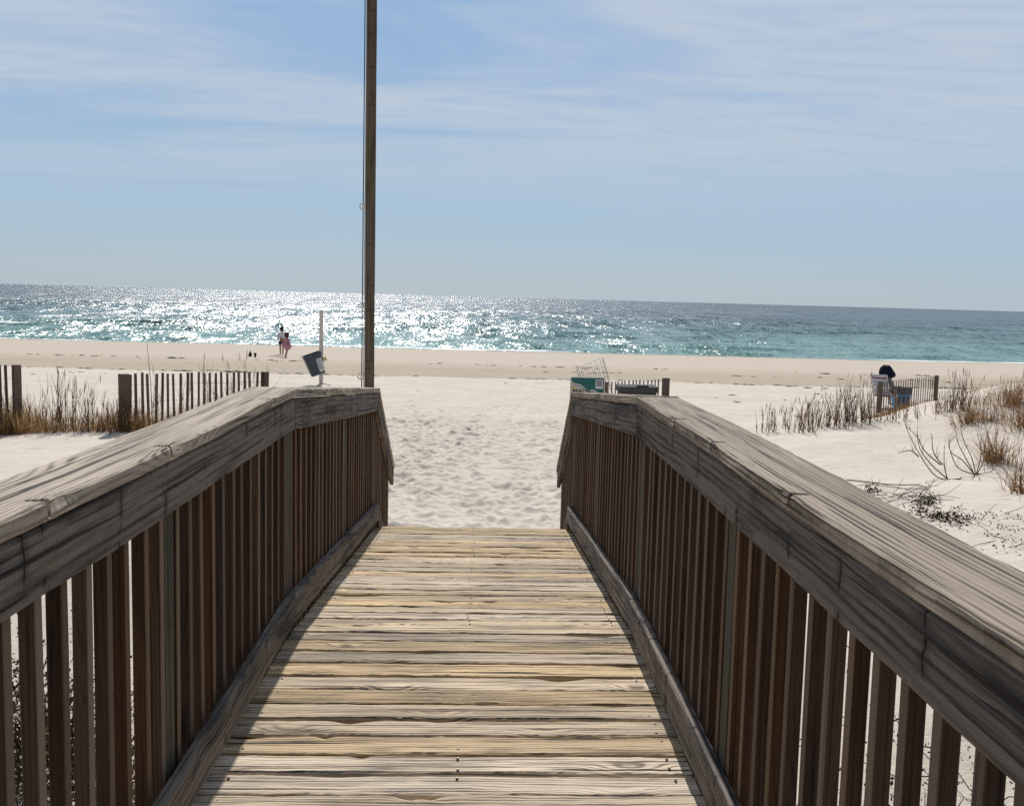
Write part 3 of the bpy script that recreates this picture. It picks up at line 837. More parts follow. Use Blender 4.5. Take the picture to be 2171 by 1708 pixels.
# big tufts at the end of the mound
def tuft_builder(n, h, spread, stalks=6):
    def f(mb, c):
        for _ in range(n):
            a = random.uniform(0, 6.28); r = abs(random.gauss(0, spread)); x = c.x + r * math.cos(a); y = c.y + r * math.sin(a)
            blade(mb, (x, y, gz(x, y) - .02), h * random.uniform(.4, 1.0), random.uniform(.05, .75), a + random.gauss(0, .7), random.uniform(.003, .006), random.random() * .8, random.uniform(.2, 1.2), 4)
        for _ in range(stalks):
            x = c.x + random.gauss(0, spread); y = c.y + random.gauss(0, spread)
            oat(mb, (x, y, gz(x, y) - .02), h * random.uniform(.8, 1.15), random.random() * .5, r=.006)
    return f
for lab, px, py, h, n, sp in (
    ('round dense brown grass tuft on the crest right of the fence', 2058, 896, .75, 260, .20),
    ('short brown grass tuft below the crest between two larger tufts', 2098, 893, .40, 120, .15),
    ('large dark brown grass tuft on the mound near the edge of the view', 2148, 858, .95, 420, .32),
    ('dark drooping grass tuft at the edge of the view below the crest', 2176, 900, 1.0, 360, .24),
    ('upright brown grass tuft standing over its shadow above the bare bent stems', 2108, 981, .80, 300, .13),
    ('loose brown grass tuft at the edge of the view beside the bare bent stems', 2172, 1045, .95, 200, .16)):
    plant('grass_tuft', lab, 'grass', at(px, py), tuft_builder(int(n * .8), h * .75, sp), 'grassb')
# bare bent stems
def bent(stems, r=.009):
    def f(mb, c):
        for st in stems:
            dist = (c - CAM).dot(AX_F)
            pts = []
            for (px, py, dz) in st:
                q = ray(px, py, dist + dz); pts.append(q)
            # smooth
            P = []
            for i in range(len(pts) - 1):
                for k in range(5):
                    t = k / 5; a = pts[max(i - 1, 0)]; b = pts[i]; c2 = pts[i + 1]; d = pts[min(i + 2, len(pts) - 1)]
                    P.append(.5 * ((2 * b) + (c2 - a) * t + (2 * a - 5 * b + 4 * c2 - d) * t * t + (3 * b - a - 3 * c2 + d) * t ** 3))
            P.append(pts[-1])
            rn_ = random.random()
            tube(mb, P, r, 4, r * .35, rn_)
            for b in range(8):
                k = random.randint(len(P) // 3, len(P) - 1)
                blade(mb, P[k], random.uniform(.08, .28), random.uniform(.2, .8), random.uniform(0, 6.28), .003, rn_)
    return f
plant('bare_shrub', 'low shrub of long red-brown stems curving up and outward from the bare sand', 'shrub', at(2025, 1016),
      bent([[(2036, 1015, 0), (1998, 1015, 0), (1975, 1000, 0), (1948, 960, 0), (1925, 915, 0), (1917, 890, 0)],
            [(2010, 1016, 0), (1975, 985, 0), (1950, 950, 0), (1945, 915, 0)],
            [(1994, 985, 0), (1960, 955, 0), (1944, 925, .1), (1922, 905, .1)],
            [(2008, 1014, 0), (2002, 985, 0), (2002, 945, 0)],
            [(1998, 985, .1), (1980, 960, .1), (1975, 920, .1)],
            [(1948, 968, 0), (1930, 955, 0), (1905, 960, 0)]]), 'twig')
plant('bare_shrub', 'low shrub with a fan of straight reddish stems rising from one point on the sand', 'shrub', at(2067, 1008),
      bent([[(2067, 1007, 0), (2046, 968, 0), (2030, 935, 0), (2024, 895, 0)], [(2067, 1007, 0), (2040, 975, 0), (2018, 960, .1), (2012, 940, .1), (2025, 925, .1)],
            [(2064, 1005, 0), (2030, 990, 0), (2013, 950, 0), (2012, 925, 0)], [(2069, 1006, 0), (2060, 970, 0), (2040, 925, 0), (2038, 890, 0)],
            [(2072, 1004, 0), (2085, 975, 0), (2088, 940, .1), (2100, 905, .1)], [(2070, 1005, 0), (2100, 1000, .1), (2115, 985, .1)], [(2070, 1005, 0), (2080, 960, .1), (2072, 920, .1)]], .008), 'twig')
plant('runner_vine', 'thin dry runner looped flat on the sand beyond the cap of the railing', 'vine', at(1890, 1030),
      (lambda mb, c: tube(mb, [at(px, py, .015) for px, py in ((1795, 1020), (1840, 1024), (1880, 1029), (1915, 1030), (1945, 1031), (1964, 1036), (1966, 1040), (1945, 1041), (1915, 1039), (1880, 1034), (1830, 1026))], .007, 4, .004, .3)), 'twig')
# creeping leafy patches
def leafpatch(n, pts, size=(.010, .024), hh=.10, twigs=0):
    def f(mb, c):
        loc = {(a, b): at(a, b) for a, b, sp in pts}
        for _ in range(n):
            a, b, sp = random.choice(pts); q = loc[(a, b)]
            x = q.x + random.gauss(0, sp); y = q.y + random.gauss(0, sp * 1.4); z = gz(x, y) + abs(random.gauss(0, hh * .5))
            s = random.uniform(*size); u = Vector((random.gauss(0, 1), random.gauss(0, 1), random.gauss(0, .6))).normalized()
            v = u.cross(Vector((random.gauss(0, 1), random.gauss(0, 1), 1))).normalized(); p = Vector((x, y, z))
            mb.add([p - u * s, p + v * s * .45, p + u * s, p - v * s * .45], [(0, 1, 2, 3)], None, random.random())
        for _ in range(twigs):
            a, b, sp = random.choice(pts); q = loc[(a, b)]; x = q.x + random.gauss(0, sp); y = q.y + random.gauss(0, sp)
            dx, dy = random.gauss(0, .3), random.gauss(0, .3)
            tube(mb, [(x, y, gz(x, y)), (x + dx * .5, y + dy * .5, gz(x + dx * .5, y + dy * .5) + random.uniform(0, .12)), (x + dx, y + dy, gz(x + dx, y + dy) + random.uniform(0, .2))], .004, 3, .002, random.random() * .3)
    return f
plant('creeping_plant', 'low dark leafy creeper mat spread on the sand beyond the railing cap', 'plant', at(2000, 1095),
      leafpatch(620, [(1955, 1066, .05), (1972, 1070, .06), (1950, 1086, .06), (1985, 1095, .08), (2008, 1100, .09), (2026, 1108, .09), (1963, 1100, .06), (2020, 1104, .09)], (.010, .024), .09, 16), 'leaf')
plant('creeping_plant', 'small round dark creeper cushion beside the railing cap', 'plant', at(1848, 1042), leafpatch(160, [(1848, 1042, .05)], (.010, .02), .10), 'leaf')
plant('creeping_plant', 'thin line of creeper leaves strung across the sand', 'plant', at(1910, 1058),
      leafpatch(120, [(1880, 1050, .10), (1900, 1055, .08), (1925, 1055, .05), (1945, 1058, .06), (1970, 1056, .04), (1890, 1062, .12), (1905, 1070, .12)], (.008, .018), .04, 26), 'leaf')
gc_ = plant('ground_cover', 'scatter of tiny creeper leaves at the edge of the view below the bent stems', None, at(2140, 1110),
      leafpatch(190, [(2085, 1093, .05), (2105, 1098, .06), (2060, 1100, .05), (2150, 1098, .06), (2115, 1115, .05), (2150, 1125, .08), (2165, 1150, .08), (2140, 1165, .08), (2110, 1140, .06)], (.010, .02), .03, 6), 'leaf')
gc_['kind'] = 'stuff'
# growth seen between the balusters
def near_patch(cx_, cy_, sx, sy, n, tw, hh):
    def f(mb, c):
        for _ in range(n):
            x = cx_ + random.gauss(0, sx); y = cy_ + random.gauss(0, sy); z = gz(x, y) + abs(random.gauss(0, hh))
            s = random.uniform(.008, .022); u = Vector((random.gauss(0, 1), random.gauss(0, 1), random.gauss(0, 1))).normalized()
            v = u.cross(Vector((random.gauss(0, 1), 1, random.gauss(0, 1)))).normalized(); p = Vector((x, y, z))
            mb.add([p - u * s, p + v * s * .5, p + u * s, p - v * s * .5], [(0, 1, 2, 3)], None, random.random())
        for _ in range(tw):
            x = cx_ + random.gauss(0, sx * 1.1); y = cy_ + random.gauss(0, sy * 1.1); dx, dy = random.gauss(0, .25), random.gauss(0, .25)
            z = gz(x, y)
            tube(mb, [(x, y, z), (x + dx * .6, y + dy * .6, z + random.uniform(.02, hh * 1.6)), (x + dx, y + dy, z + random.uniform(.02, hh * 2.6))], .005, 3, .002, random.random() * .3)
    return f
_sh = at(105, 1640)
M['leaf2'] = grass_mat('dry_leaf', c4(.045, .033, .018), c4(.15, .11, .055), .25)
plant('dry_shrub', 'dense brown dry shrub on the sand outside the near railing', 'shrub', _sh, near_patch(_sh.x, _sh.y, .34, .36, 5200, 260, .17), 'leaf2')
plant('creeping_plant', 'sparse dark creeper trailing over the sand outside the balusters by the sign side', 'plant', (2.35, 4.5, gz(2.35, 4.5)), near_patch(2.35, 4.4, .55, 1.0, 1500, 160, .07), 'leaf')

# wrack lines and crumbs on the flat beach
mb = MB()
for _ in range(900):
    ln = random.choice((37.0, 37.4, 38.2, 34.0, 45.0, 52.0, 31.0))
    x = random.uniform(-28, 34); y = ln + random.gauss(0, .5) + .8 * float(fbm(x * .08, ln, 2))
    if float(fbm(x * .22 + ln, ln, 2)) < .02: continue
    s = random.uniform(.03, .11) * (1.3 if ln > 36 else .8); z = gz(x, y)
    vs = [(x + s * 2.0 * math.cos(a) * random.uniform(.5, 1), y + s * .6 * math.sin(a) * random.uniform(.5, 1), z + .005) for a in (0, 1, 2, 3, 4, 5)]
    vs.append((x, y, z + s * .35)); mb.add(vs, [(i, (i + 1) % 6, 6) for i in range(6)], None, random.random())
tag(mb.build('beach_wrack', M['wrack']), 'crumbs of dry dark wrack lying in broken lines across the flat beach', kind='stuff')

# ------------------------------------------------------------------ bin on a white post
M['white'] = plain('white_plastic', (.62, .59, .54), .5, .4, .05, 4)
M['navy'] = plain('blue_grey_plastic', (.045, .068, .095), .45, .45, .12, 5)
M['paper'] = plain('sticker_paper', (.62, .66, .70), .6, .3, .08, 30)
M['yellow'] = plain('yellow_cord', (.55, .42, .12), .8, .2, .1, 30)
bp = ray(680.5, 806, 32.0); bx, by = bp.x, bp.y; bz = gz(bx, by)
wp = empty('white_post', (bx, by, bz))
tag(wp, 'slim white square post standing in the open sand', 'post')
mb = MB(); zt = ray(682, 657, 32.0).z
Mp = Matrix.Rotation(.25, 3, 'Z')
rbox(mb, (bx, by, (bz - .3 + zt) / 2), .118, .118, zt - bz + .3, .008, Mp)
ws_ = put(mb.build('shaft', M['white']), wp)
mb = MB(); tube(mb, [(bx + .07, by - .06, bz + .84), (bx + .14, by - .08, bz + .80), (bx + .19, by - .05, bz + .76), (bx + .13, by - .06, bz + .87), (bx + .07, by - .06, bz + .84), (bx + .12, by - .07, bz + .70)], .018, 5)
sub(mb.build('cord', M['yellow']), ws_)
def disp(px, py, dist): return ray(px, py, dist)
# the bin hangs tilted on the post
bc = disp(667, 772, 31.5)
tilt = Matrix.Rotation(math.radians(-18), 3, 'Y') @ Matrix.Rotation(math.radians(8), 3, 'X') @ Matrix.Rotation(.30, 3, 'Z')
bn = empty('trash_bin', bc); tag(bn, 'blue-grey trash bin hung tilted on the slim white post', 'bin')
mb = MB()
# tapered body, open top: outer shell and inner shell
H2 = .33
ring = lambda s, z: [tilt @ Vector((x * s, y * s, z)) for x, y in ((-.25, -.21), (.25, -.21), (.27, -.19), (.27, .19), (.25, .21), (-.25, .21), (-.27, .19), (-.27, -.19))]
loops = [ring(.80, -H2), ring(1.0, H2), ring(.93, H2), ring(.74, -H2 + .03)]
vs = [bc + v for lp in loops for v in lp]; fs = []
for k in range(3):
    for i in range(8): fs.append((k * 8 + i, k * 8 + (i + 1) % 8, (k + 1) * 8 + (i + 1) % 8, (k + 1) * 8 + i))
fs.append(tuple(range(7, -1, -1))); fs.append(tuple(24 + i for i in range(8)))
mb.add(vs, fs)
bb_ = put(mb.build('body', M['navy']), bn)
mb = MB()
loops = [ring(1.0, H2 - .06), ring(1.07, H2 - .055), ring(1.07, H2 + .005), ring(.95, H2 + .005)]
vs = [bc + v for lp in loops for v in lp]; fs = []
for k in range(3):
    for i in range(8): fs.append((k * 8 + i, k * 8 + (i + 1) % 8, (k + 1) * 8 + (i + 1) % 8, (k + 1) * 8 + i))
mb.add(vs, fs); sub(mb.build('rim', M['navy']), bb_)
mb = MB()
def bp3(x, y, z): return bc + tilt @ Vector((x, y, z))
mb.add([bp3(.06, -.195, -.26), bp3(.215, -.190, -.26), bp3(.235, -.212, .17), bp3(.06, -.216, .17)], [(0, 1, 2, 3)])
no_ = put(mb.build('notice', M['paper']), bn)
mb = MB()
for k, (a, b) in enumerate(((.10, .19), (.10, .20), (.10, .17), (.10, .2), (.10, .16), (.1, .19))):
    z = .12 - k * .055; yy = -.2145 + .0006 * k - .003 * (.17 - z) / .05 * -.95
    mb.add([bp3(a - .015, -.22 + .0475 * (.17 - z), z), bp3(b, -.22 + .0475 * (.17 - z), z), bp3(b, -.2195 + .0475 * (.17 - z), z + .014), bp3(a - .015, -.2195 + .0475 * (.17 - z), z + .014)], [(0, 1, 2, 3)])
M['ink'] = plain('printed_ink', (.06, .07, .09), .6, .3, .05, 9)
sub(mb.build('print_lines', M['ink']), no_)

# ------------------------------------------------------------------ beach sign
M['teal'] = plain('sign_teal', (.015, .135, .13), .45, .4, .06, 6)
M['cream'] = plain('sign_cream', (.60, .54, .45), .5, .4, .06, 6)
M['signwhite'] = plain('sign_white', (.72, .73, .72), .5, .4, .05, 6)
M['orange'] = plain('sign_orange', (.62, .33, .06), .5, .4, .05, 6)
M['navyink'] = plain('sign_navy', (.015, .03, .05), .5, .4, .05, 6)
SD = 17.0
sa = disp(1209.5, 797, SD); sb = disp(1283, 801.5, SD)
sw = (sb - sa).length; so = Vector(((sa.x + sb.x) / 2, sa.y, 0)); stop = (sa.z + sb.z) / 2; sh = .50
sroot = empty('beach_sign', (so.x, so.y, gz(so.x, so.y)))
tag(sroot, 'teal and cream beach sign with a white panel, half hidden behind the railing end', 'sign')
def rrect(w, h, r, n=5):
    out = []
    for cx_, cz_, a0 in ((1, 1, 0), (-1, 1, 90), (-1, -1, 180), (1, -1, 270)):
        for k in range(n):
            a = math.radians(a0 + 90 * k / (n - 1)); out.append((cx_ * (w / 2 - r) + r * math.cos(a), cz_ * (h / 2 - r) + r * math.sin(a)))
    return out
def slab(mb, poly, y0, y1, c):
    n = len(poly); vs = [(c[0] + x, y0, c[1] + z) for x, z in poly] + [(c[0] + x, y1, c[1] + z) for x, z in poly]
    fs = [tuple(range(n - 1, -1, -1)), tuple(range(n, 2 * n))] + [(i, (i + 1) % n, n + (i + 1) % n, n + i) for i in range(n)]
    mb.add(vs, fs)
sc_ = (so.x, stop - sh / 2); ysf = so.y
mb = MB(); slab(mb, rrect(sw, sh, .035), ysf, ysf + .012, sc_); sp_ = put(mb.build('panel', M['signwhite']), sroot)
mb = MB(); slab(mb, rrect(sw - .030, sh - .030, .026), ysf - .003, ysf - .0005, sc_); sub(mb.build('teal_ground', M['teal']), sp_)
# the beach shape: wavy diagonal edge from upper left to lower right
wv = lambda f: (-sw / 2 + .015 + f * (sw * .80), sh / 2 - .055 - f * .24 - .022 * math.sin(f * 13) * (1 - .3 * f) - .03 * f * math.sin(f * 5))
edge_ = [wv(i / 30) for i in range(31)]
def wavepoly(off): return [(x, z - off) for x, z in edge_] + [(edge_[-1][0], -sh / 2 + .02), (-sw / 2 + .015, -sh / 2 + .02)]
for k, (off, mat, nm) in enumerate(((.0, 'signwhite', 'surf_line'), (.022, 'navyink', 'surf_line'), (.036, 'signwhite', 'surf_line'), (.052, 'cream', 'sand_shape'))):
    mb = MB(); slab(mb, wavepoly(off), ysf - .005 - .0015 * k, ysf - .0035 - .0015 * k, sc_); sub(mb.build(nm, M[mat]), sp_)
mb = MB(); slab(mb, rrect(.125, .155, .006), ysf - .006, ysf - .0035, (so.x + sw / 2 - .095, stop - .115)); sub(mb.build('white_panel', M['signwhite']), sp_)
mb = MB(); slab(mb, rrect(.095, .105, .004), ysf - .008, ysf - .0065, (so.x + sw / 2 - .095, stop - .105)); M['signgrey'] = plain('sign_grey', (.30, .31, .34), .5, .4, .2, 60); sub(mb.build('grey_panel', M['signgrey']), sp_)
mb = MB()
for k in range(4):
    a = k * .6; slab(mb, [(r * math.cos(a + q), r * .9 * math.sin(a + q)) for r, q in ((.026, 0), (.026, 1.0), (.009, 1.5), (.026, 2.1), (.026, 3.1), (.02, 4.5))], ysf - .0125, ysf - .0105, (so.x - sw / 2 + .06 + .008 * (k % 2), stop - .182)) if k == 0 else None
sub(mb.build('orange_emblem', M['orange']), sp_)
fc = bpy.data.curves.new('lettering', 'FONT'); fc.body = 'BEACH'; fc.size = .088; fc.extrude = .0008; fc.offset = .0022; fc.space_character = 1.12; fc.materials.append(M['navyink'])
fo_ = bpy.data.objects.new('lettering', fc); COL.objects.link(fo_); fo_.rotation_euler = (math.pi / 2, 0, 0); fo_.location = (so.x - sw / 2 + .038, ysf - .0135, stop - .272)
bpy.context.view_layer.update()
lm = bpy.data.meshes.new_from_object(fo_.evaluated_get(bpy.context.evaluated_depsgraph_get())); lo = bpy.data.objects.new('lettering', lm); COL.objects.link(lo)
lo.rotation_euler = fo_.rotation_euler; lo.location = fo_.location; bpy.data.objects.remove(fo_); lo.name = 'lettering'; lo.parent = sp_
for dx in (-.2, .2):
    mb = MB(); beam(mb, (so.x + dx, ysf + .05, gz(so.x, so.y) - .3), (so.x + dx, ysf + .05, stop - .03), .07, .07, (1, 0, 0), .004); put(mb.build('leg', M['post']), sroot)

# ------------------------------------------------------------------ leaning wire basket
M['meshwire'] = plain('rusty_wire', (.26, .22, .19), .6, .4, .15, 30, .5)
wb0 = disp(1262, 800, 18.6); wbz = gz(wb0.x, wb0.y)
wr = empty('wire_basket', (wb0.x, wb0.y, wbz)); tag(wr, 'bent open wire mesh basket leaning behind the beach sign', 'basket')
mb = MB(); ctop = disp(1250, 771, 18.6); cbot = Vector((wb0.x + .42, wb0.y + .1, wbz + .05)); ax = (ctop - cbot)
a_, b_, n_ = frame_to(ax); R0 = .265
b_ = Vector((0, 1, 0)).cross(a_).normalized(); n_ = a_.cross(b_)
def cyl(f, th):
    rr = R0 * (1.0 + .05 * math.sin(3 * th)); p = cbot + ax * f
    return p + b_ * (rr * math.cos(th)) + n_ * (rr * math.sin(th)) + Vector((0, 0, .035 * math.sin(th * 2 + 1) * (f > .6)))
for k in range(10): tube(mb, [cyl(.1 + .1 * k, 2 * math.pi * i / 28) for i in range(28)], .0028, 4, closed=True)
for i in range(18): tube(mb, [cyl(.1 + .9 * k / 9, 2 * math.pi * i / 18) for k in range(10)], .0028, 4)
put(mb.build('mesh', M['meshwire']), wr)

# ------------------------------------------------------------------ grey wheeled bin
M['greyplastic'] = plain('grey_plastic', (.085, .083, .085), .85, .1, .08, 5)
gb = disp(1350, 830, 20.6); gbz = gz(gb.x, gb.y); ltop = disp(1350, 827, 20.6).z
gr = empty('wheeled_bin', (gb.x, gb.y, gbz)); tag(gr, 'grey plastic wheeled bin showing only its rounded lid above the railing cap', 'bin')
hb = ltop - gbz - .10
mb = MB(); rbox(mb, (gb.x, gb.y, gbz + .08 + hb / 2), .74, .62, hb, .06, None, taper=.80); put(mb.build('body', M['greyplastic']), gr)
mb = MB()
# lid: shallow dome with wide lip
for z0_, w_, d_, hh_ in ((gbz + .08 + hb + .02, .80, .66, .05), (gbz + .08 + hb + .07, .82, .70, .085)):
    rbox(mb, (gb.x, gb.y, z0_), w_, d_, hh_, .09)
lid_ = put(mb.build('lid', M['greyplastic'], smooth=False), gr)
mb = MB(); rbox(mb, (gb.x + .07, gb.y - .29, gbz + .08 + hb + .125), .24, .07, .045, .02); sub(mb.build('handle', M['greyplastic']), lid_)
M['rubber'] = plain('black_rubber', (.02, .02, .02), .8, .2, .1, 8)
for dx in (-.32, .32):
    mb = MB(); lathe(mb, (gb.x + dx, gb.y + .24, gbz + .10), [(.02, -.025), (.10, -.025), (.105, 0), (.10, .025), (.02, .025)], 16, M=Matrix.Rotation(math.pi / 2, 3, 'Y')); put(mb.build('wheel', M['rubber']), gr)

# ------------------------------------------------------------------ figures
M['skin'] = plain('skin', (.42, .25, .18), .6, .3, .08, 12)
M['skin2'] = plain('skin_tan', (.36, .20, .14), .6, .3, .08, 12)
M['hair'] = plain('dark_hair', (.018, .014, .013), .6, .3, .2, 40)
M['hair2'] = plain('brown_hair', (.06, .03, .018), .6, .3, .2, 40)
M['shirt'] = plain('white_shirt', (.72, .73, .78), .8, .2, .08, 14)
M['shorts'] = plain('dark_shorts', (.018, .02, .028), .8, .2, .1, 14)
M['pink'] = plain('pink_cloth', (.56, .27, .33), .8, .2, .10, 14)
M['navycloth'] = plain('navy_cloth', (.010, .012, .030), .85, .2, .15, 14)

def skinned(name, joints, bones, mat, root, sub=2):
    """one continuous surface grown over a joint skeleton; joints = {id: (x,y,z,rx,ry)}"""
    me = bpy.data.meshes.new(name); ids = list(joints)
    me.from_pydata([joints[i][:3] for i in ids], [(ids.index(a), ids.index(b)) for a, b in bones], [])
    o = bpy.data.objects.new(name, me); COL.objects.link(o)
    m = o.modifiers.new('Skin', 'SKIN'); m.use_smooth_shade = True
    sv = me.skin_vertices[0].data if me.skin_vertices else None
    if sv is None:
        bm = bmesh.new(); bm.from_mesh(me); bm.verts.layers.skin.verify(); bm.to_mesh(me); bm.free(); sv = me.skin_vertices[0].data
    for k, i in enumerate(ids):
        r = joints[i][3]; r2 = joints[i][4] if len(joints[i]) > 4 else r
        sv[k].radius = (r, r2); sv[k].use_root = (k == 0)
    s = o.modifiers.new('Sub', 'SUBSURF'); s.levels = sub; s.render_levels = sub
    me.materials.append(mat); o.parent = root
    return o
def hand(j, b, wrist, d, up, side, k=1.0, tag_='L'):
    """palm, four fingers and a thumb hanging from a wrist joint"""
    d = Vector(d).normalized(); up = Vector(up).normalized(); s = d.cross(up).normalized() * side
    w = Vector(j[wrist][:3]); palm = w + d * .055 * k
    j['palm' + tag_] = (*palm, .030 * k, .016 * k); b.append((wrist, 'palm' + tag_))
    for q, (o_, l1) in enumerate(((-.026, .034), (-.009, .040), (.009, .037), (.025, .029))):
        p = palm + d * .035 * k + s * o_ * k; a = 'f%d%s' % (q, tag_)
        j[a + 'a'] = (*p, .0085 * k); j[a + 'b'] = (*(p + d * l1 * k + up * .008 * k), .008 * k); j[a + 'c'] = (*(p + d * l1 * 1.75 * k + up * .026 * k), .007 * k)
        b += [('palm' + tag_, a + 'a'), (a + 'a', a + 'b'), (a + 'b', a + 'c')]
    p = w + d * .03 * k - s * .036 * k
    j['t' + tag_ + 'a'] = (*p, .011 * k); j['t' + tag_ + 'b'] = (*(p + d * .035 * k - s * .018 * k + up * .01 * k), .009 * k)
    b += [('palm' + tag_, 't' + tag_ + 'a'), ('t' + tag_ + 'a', 't' + tag_ + 'b')]

def head_parts(root, c, fwd, r, hairmat, long=False, skinmat='skin'):
    """hair cap over the back of a head at c looking along fwd, plus facial features"""
    fwd = Vector(fwd).normalized(); rt = fwd.cross(Vector((0, 0, 1))).normalized()
    mb = MB(); vs = []; fs = []; n = 14; m = 9
    for a in range(m + 1):
        th = math.pi * .78 * a / m
        for i in range(n):
            ph_ = 2 * math.pi * i / n
            d = Vector((math.sin(th) * math.cos(ph_), math.sin(th) * math.sin(ph_), math.cos(th)))
            f = d.dot(fwd); k = 1.10
            if f > .35 and d.z < .45: k = .86
            vs.append(Vector(c) + Vector((d.x * r * k, d.y * r * 1.0 * k, d.z * r * 1.22 * k + .01)))
    for a in range(m):
        for i in range(n): fs.append((a * n + i, (a + 1) * n + i, (a + 1) * n + (i + 1) % n, a * n + (i + 1) % n))
    mb.add(vs, fs); o = mb.build('hair', M[hairmat], smooth=True); o.parent = root
    return o

# --- adult, standing on the beach with the back to the walk
def local(root, pts): return [tuple(Vector(p)) for p in pts]
ap = at(597.5, 755); A = empty('person', ap, math.radians(15))
tag(A, 'adult with dark hair in a loose white top and dark shorts on the beach', 'person')
J = {'pelvis': (0, 0, .90, .135, .10), 'waist': (0, .01, 1.05, .12, .085), 'chest': (0, .03, 1.25, .15, .10), 'neckb': (0, .03, 1.40, .07, .06), 'neck': (0, .045, 1.46, .048, .05), 'head': (0, .06, 1.56, .075, .09), 'crown': (0, .06, 1.64, .06, .075), 'nose': (0, .155, 1.56, .014),
     'hipL': (-.085, 0, .84, .09), 'kneeL': (-.085, .02, .47, .055), 'ankL': (-.08, -.01, .08, .035), 'toeL': (-.09, .12, .03, .032, .025), 'hipR': (.085, 0, .84, .09), 'kneeR': (.075, .05, .47, .055), 'ankR': (.055, .02, .08, .035), 'toeR': (.07, .15, .03, .032, .025),
     'shL': (-.17, .03, 1.35, .05), 'elL': (-.24, .03, 1.10, .036), 'wrL': (-.16, .20, .96, .026), 'shR': (.17, .03, 1.35, .05), 'elR': (.25, .05, 1.10, .036), 'wrR': (.17, .22, .98, .026)}
B = [('pelvis', 'waist'), ('waist', 'chest'), ('chest', 'neckb'), ('neckb', 'neck'), ('neck', 'head'), ('head', 'crown'), ('head', 'nose'), ('pelvis', 'hipL'), ('hipL', 'kneeL'), ('kneeL', 'ankL'), ('ankL', 'toeL'), ('pelvis', 'hipR'), ('hipR', 'kneeR'), ('kneeR', 'ankR'), ('ankR', 'toeR'),
     ('chest', 'shL'), ('shL', 'elL'), ('elL', 'wrL'), ('chest', 'shR'), ('shR', 'elR'), ('elR', 'wrR')]
hand(J, B, 'wrL', (.5, .6, -.5), (.4, 0, .4), 1, 1, 'L'); hand(J, B, 'wrR', (-.5, .6, -.5), (-.4, 0, .4), -1, 1, 'R')
skinned('body', J, B, M['skin'], A)
JS = {'c0': (0, .01, .93, .20, .15), 'c1': (0, .03, 1.15, .165, .125), 'c2': (0, .035, 1.31, .17, .115), 'c3': (0, .035, 1.41, .09, .075), 'sL': (-.18, .03, 1.345, .075), 'eL': (-.25, .03, 1.10, .066), 'wL': (-.175, .175, .985, .05), 'sR': (.18, .03, 1.345, .075), 'eR': (.265, .04, 1.10, .072), 'wR': (.19, .19, 1.0, .055), 'flap': (.27, -.05, .98, .09, .03)}
skinned('shirt', JS, [('c0', 'c1'), ('c1', 'c2'), ('c2', 'c3'), ('c2', 'sL'), ('sL', 'eL'), ('eL', 'wL'), ('c2', 'sR'), ('sR', 'eR'), ('eR', 'wR'), ('c0', 'flap')], M['shirt'], A)
JP = {'p': (0, 0, .93, .155, .125), 'hL': (-.095, 0, .83, .108), 'kL': (-.10, .01, .64, .092), 'hR': (.095, 0, .83, .108), 'kR': (.092, .015, .64, .092)}
skinned('shorts', JP, [('p', 'hL'), ('hL', 'kL'), ('p', 'hR'), ('hR', 'kR')], M['shorts'], A)
hair_ = head_parts(A, (0, .05, 1.58), (0, 1, 0), .105, 'hair')
mb = MB(); lathe(mb, (.03, .02, 1.70), [(.01, 0), (.055, .02), (.065, .05), (.045, .085), (.008, .10)], 12); o = mb.build('hair_bun', M['hair'], smooth=True); o.parent = hair_

# --- child in pink, stepping in front of the adult
cp = at(607, 758.5); Cc = empty('person', cp, math.radians(-35)); Cc.scale = (1.27, 1.27, 1.27)
tag(Cc, 'small child in a pink hooded dress stepping past the adult on the beach', 'person')
J = {'pelvis': (0, 0, .52, .085, .07), 'chest': (0, .02, .74, .09, .07), 'neck': (0, .035, .86, .042), 'head': (0, .05, .96, .075, .085), 'crown': (0, .05, 1.04, .06, .07), 'nose': (0, .135, .95, .012),
     'hipL': (-.055, 0, .48, .058), 'kneeL': (-.055, .09, .27, .04), 'ankL': (-.055, .02, .06, .028), 'toeL': (-.06, .11, .03, .025, .02), 'hipR': (.055, 0, .48, .058), 'kneeR': (.055, -.02, .26, .04), 'ankR': (.055, -.13, .07, .028), 'toeR': (.055, -.06, .025, .025, .02),
     'shL': (-.11, .02, .80, .034), 'elL': (-.17, .05, .64, .026), 'wrL': (-.15, .16, .54, .02), 'shR': (.11, .02, .80, .034), 'elR': (.19, -.03, .64, .026), 'wrR': (.22, .05, .53, .02)}
B = [('pelvis', 'chest'), ('chest', 'neck'), ('neck', 'head'), ('head', 'crown'), ('head', 'nose'), ('pelvis', 'hipL'), ('hipL', 'kneeL'), ('kneeL', 'ankL'), ('ankL', 'toeL'), ('pelvis', 'hipR'), ('hipR', 'kneeR'), ('kneeR', 'ankR'), ('ankR', 'toeR'),
     ('chest', 'shL'), ('shL', 'elL'), ('elL', 'wrL'), ('chest', 'shR'), ('shR', 'elR'), ('elR', 'wrR')]
hand(J, B, 'wrL', (.1, .6, -.7), (.6, 0, .3), 1, .62, 'L'); hand(J, B, 'wrR', (.1, .5, -.8), (-.6, 0, .3), -1, .62, 'R')
skinned('body', J, B, M['skin2'], Cc)
JS = {'d0': (0, 0, .40, .185, .15), 'd1': (0, .005, .55, .145, .115), 'd2': (0, .02, .74, .115, .09), 'd3': (0, .03, .84, .07, .06), 'sL': (-.12, .02, .795, .052), 'eL': (-.18, .05, .65, .05), 'sR': (.12, .02, .795, .052), 'eR': (.20, -.03, .65, .055), 'fR': (.20, -.08, .45, .05, .025)}
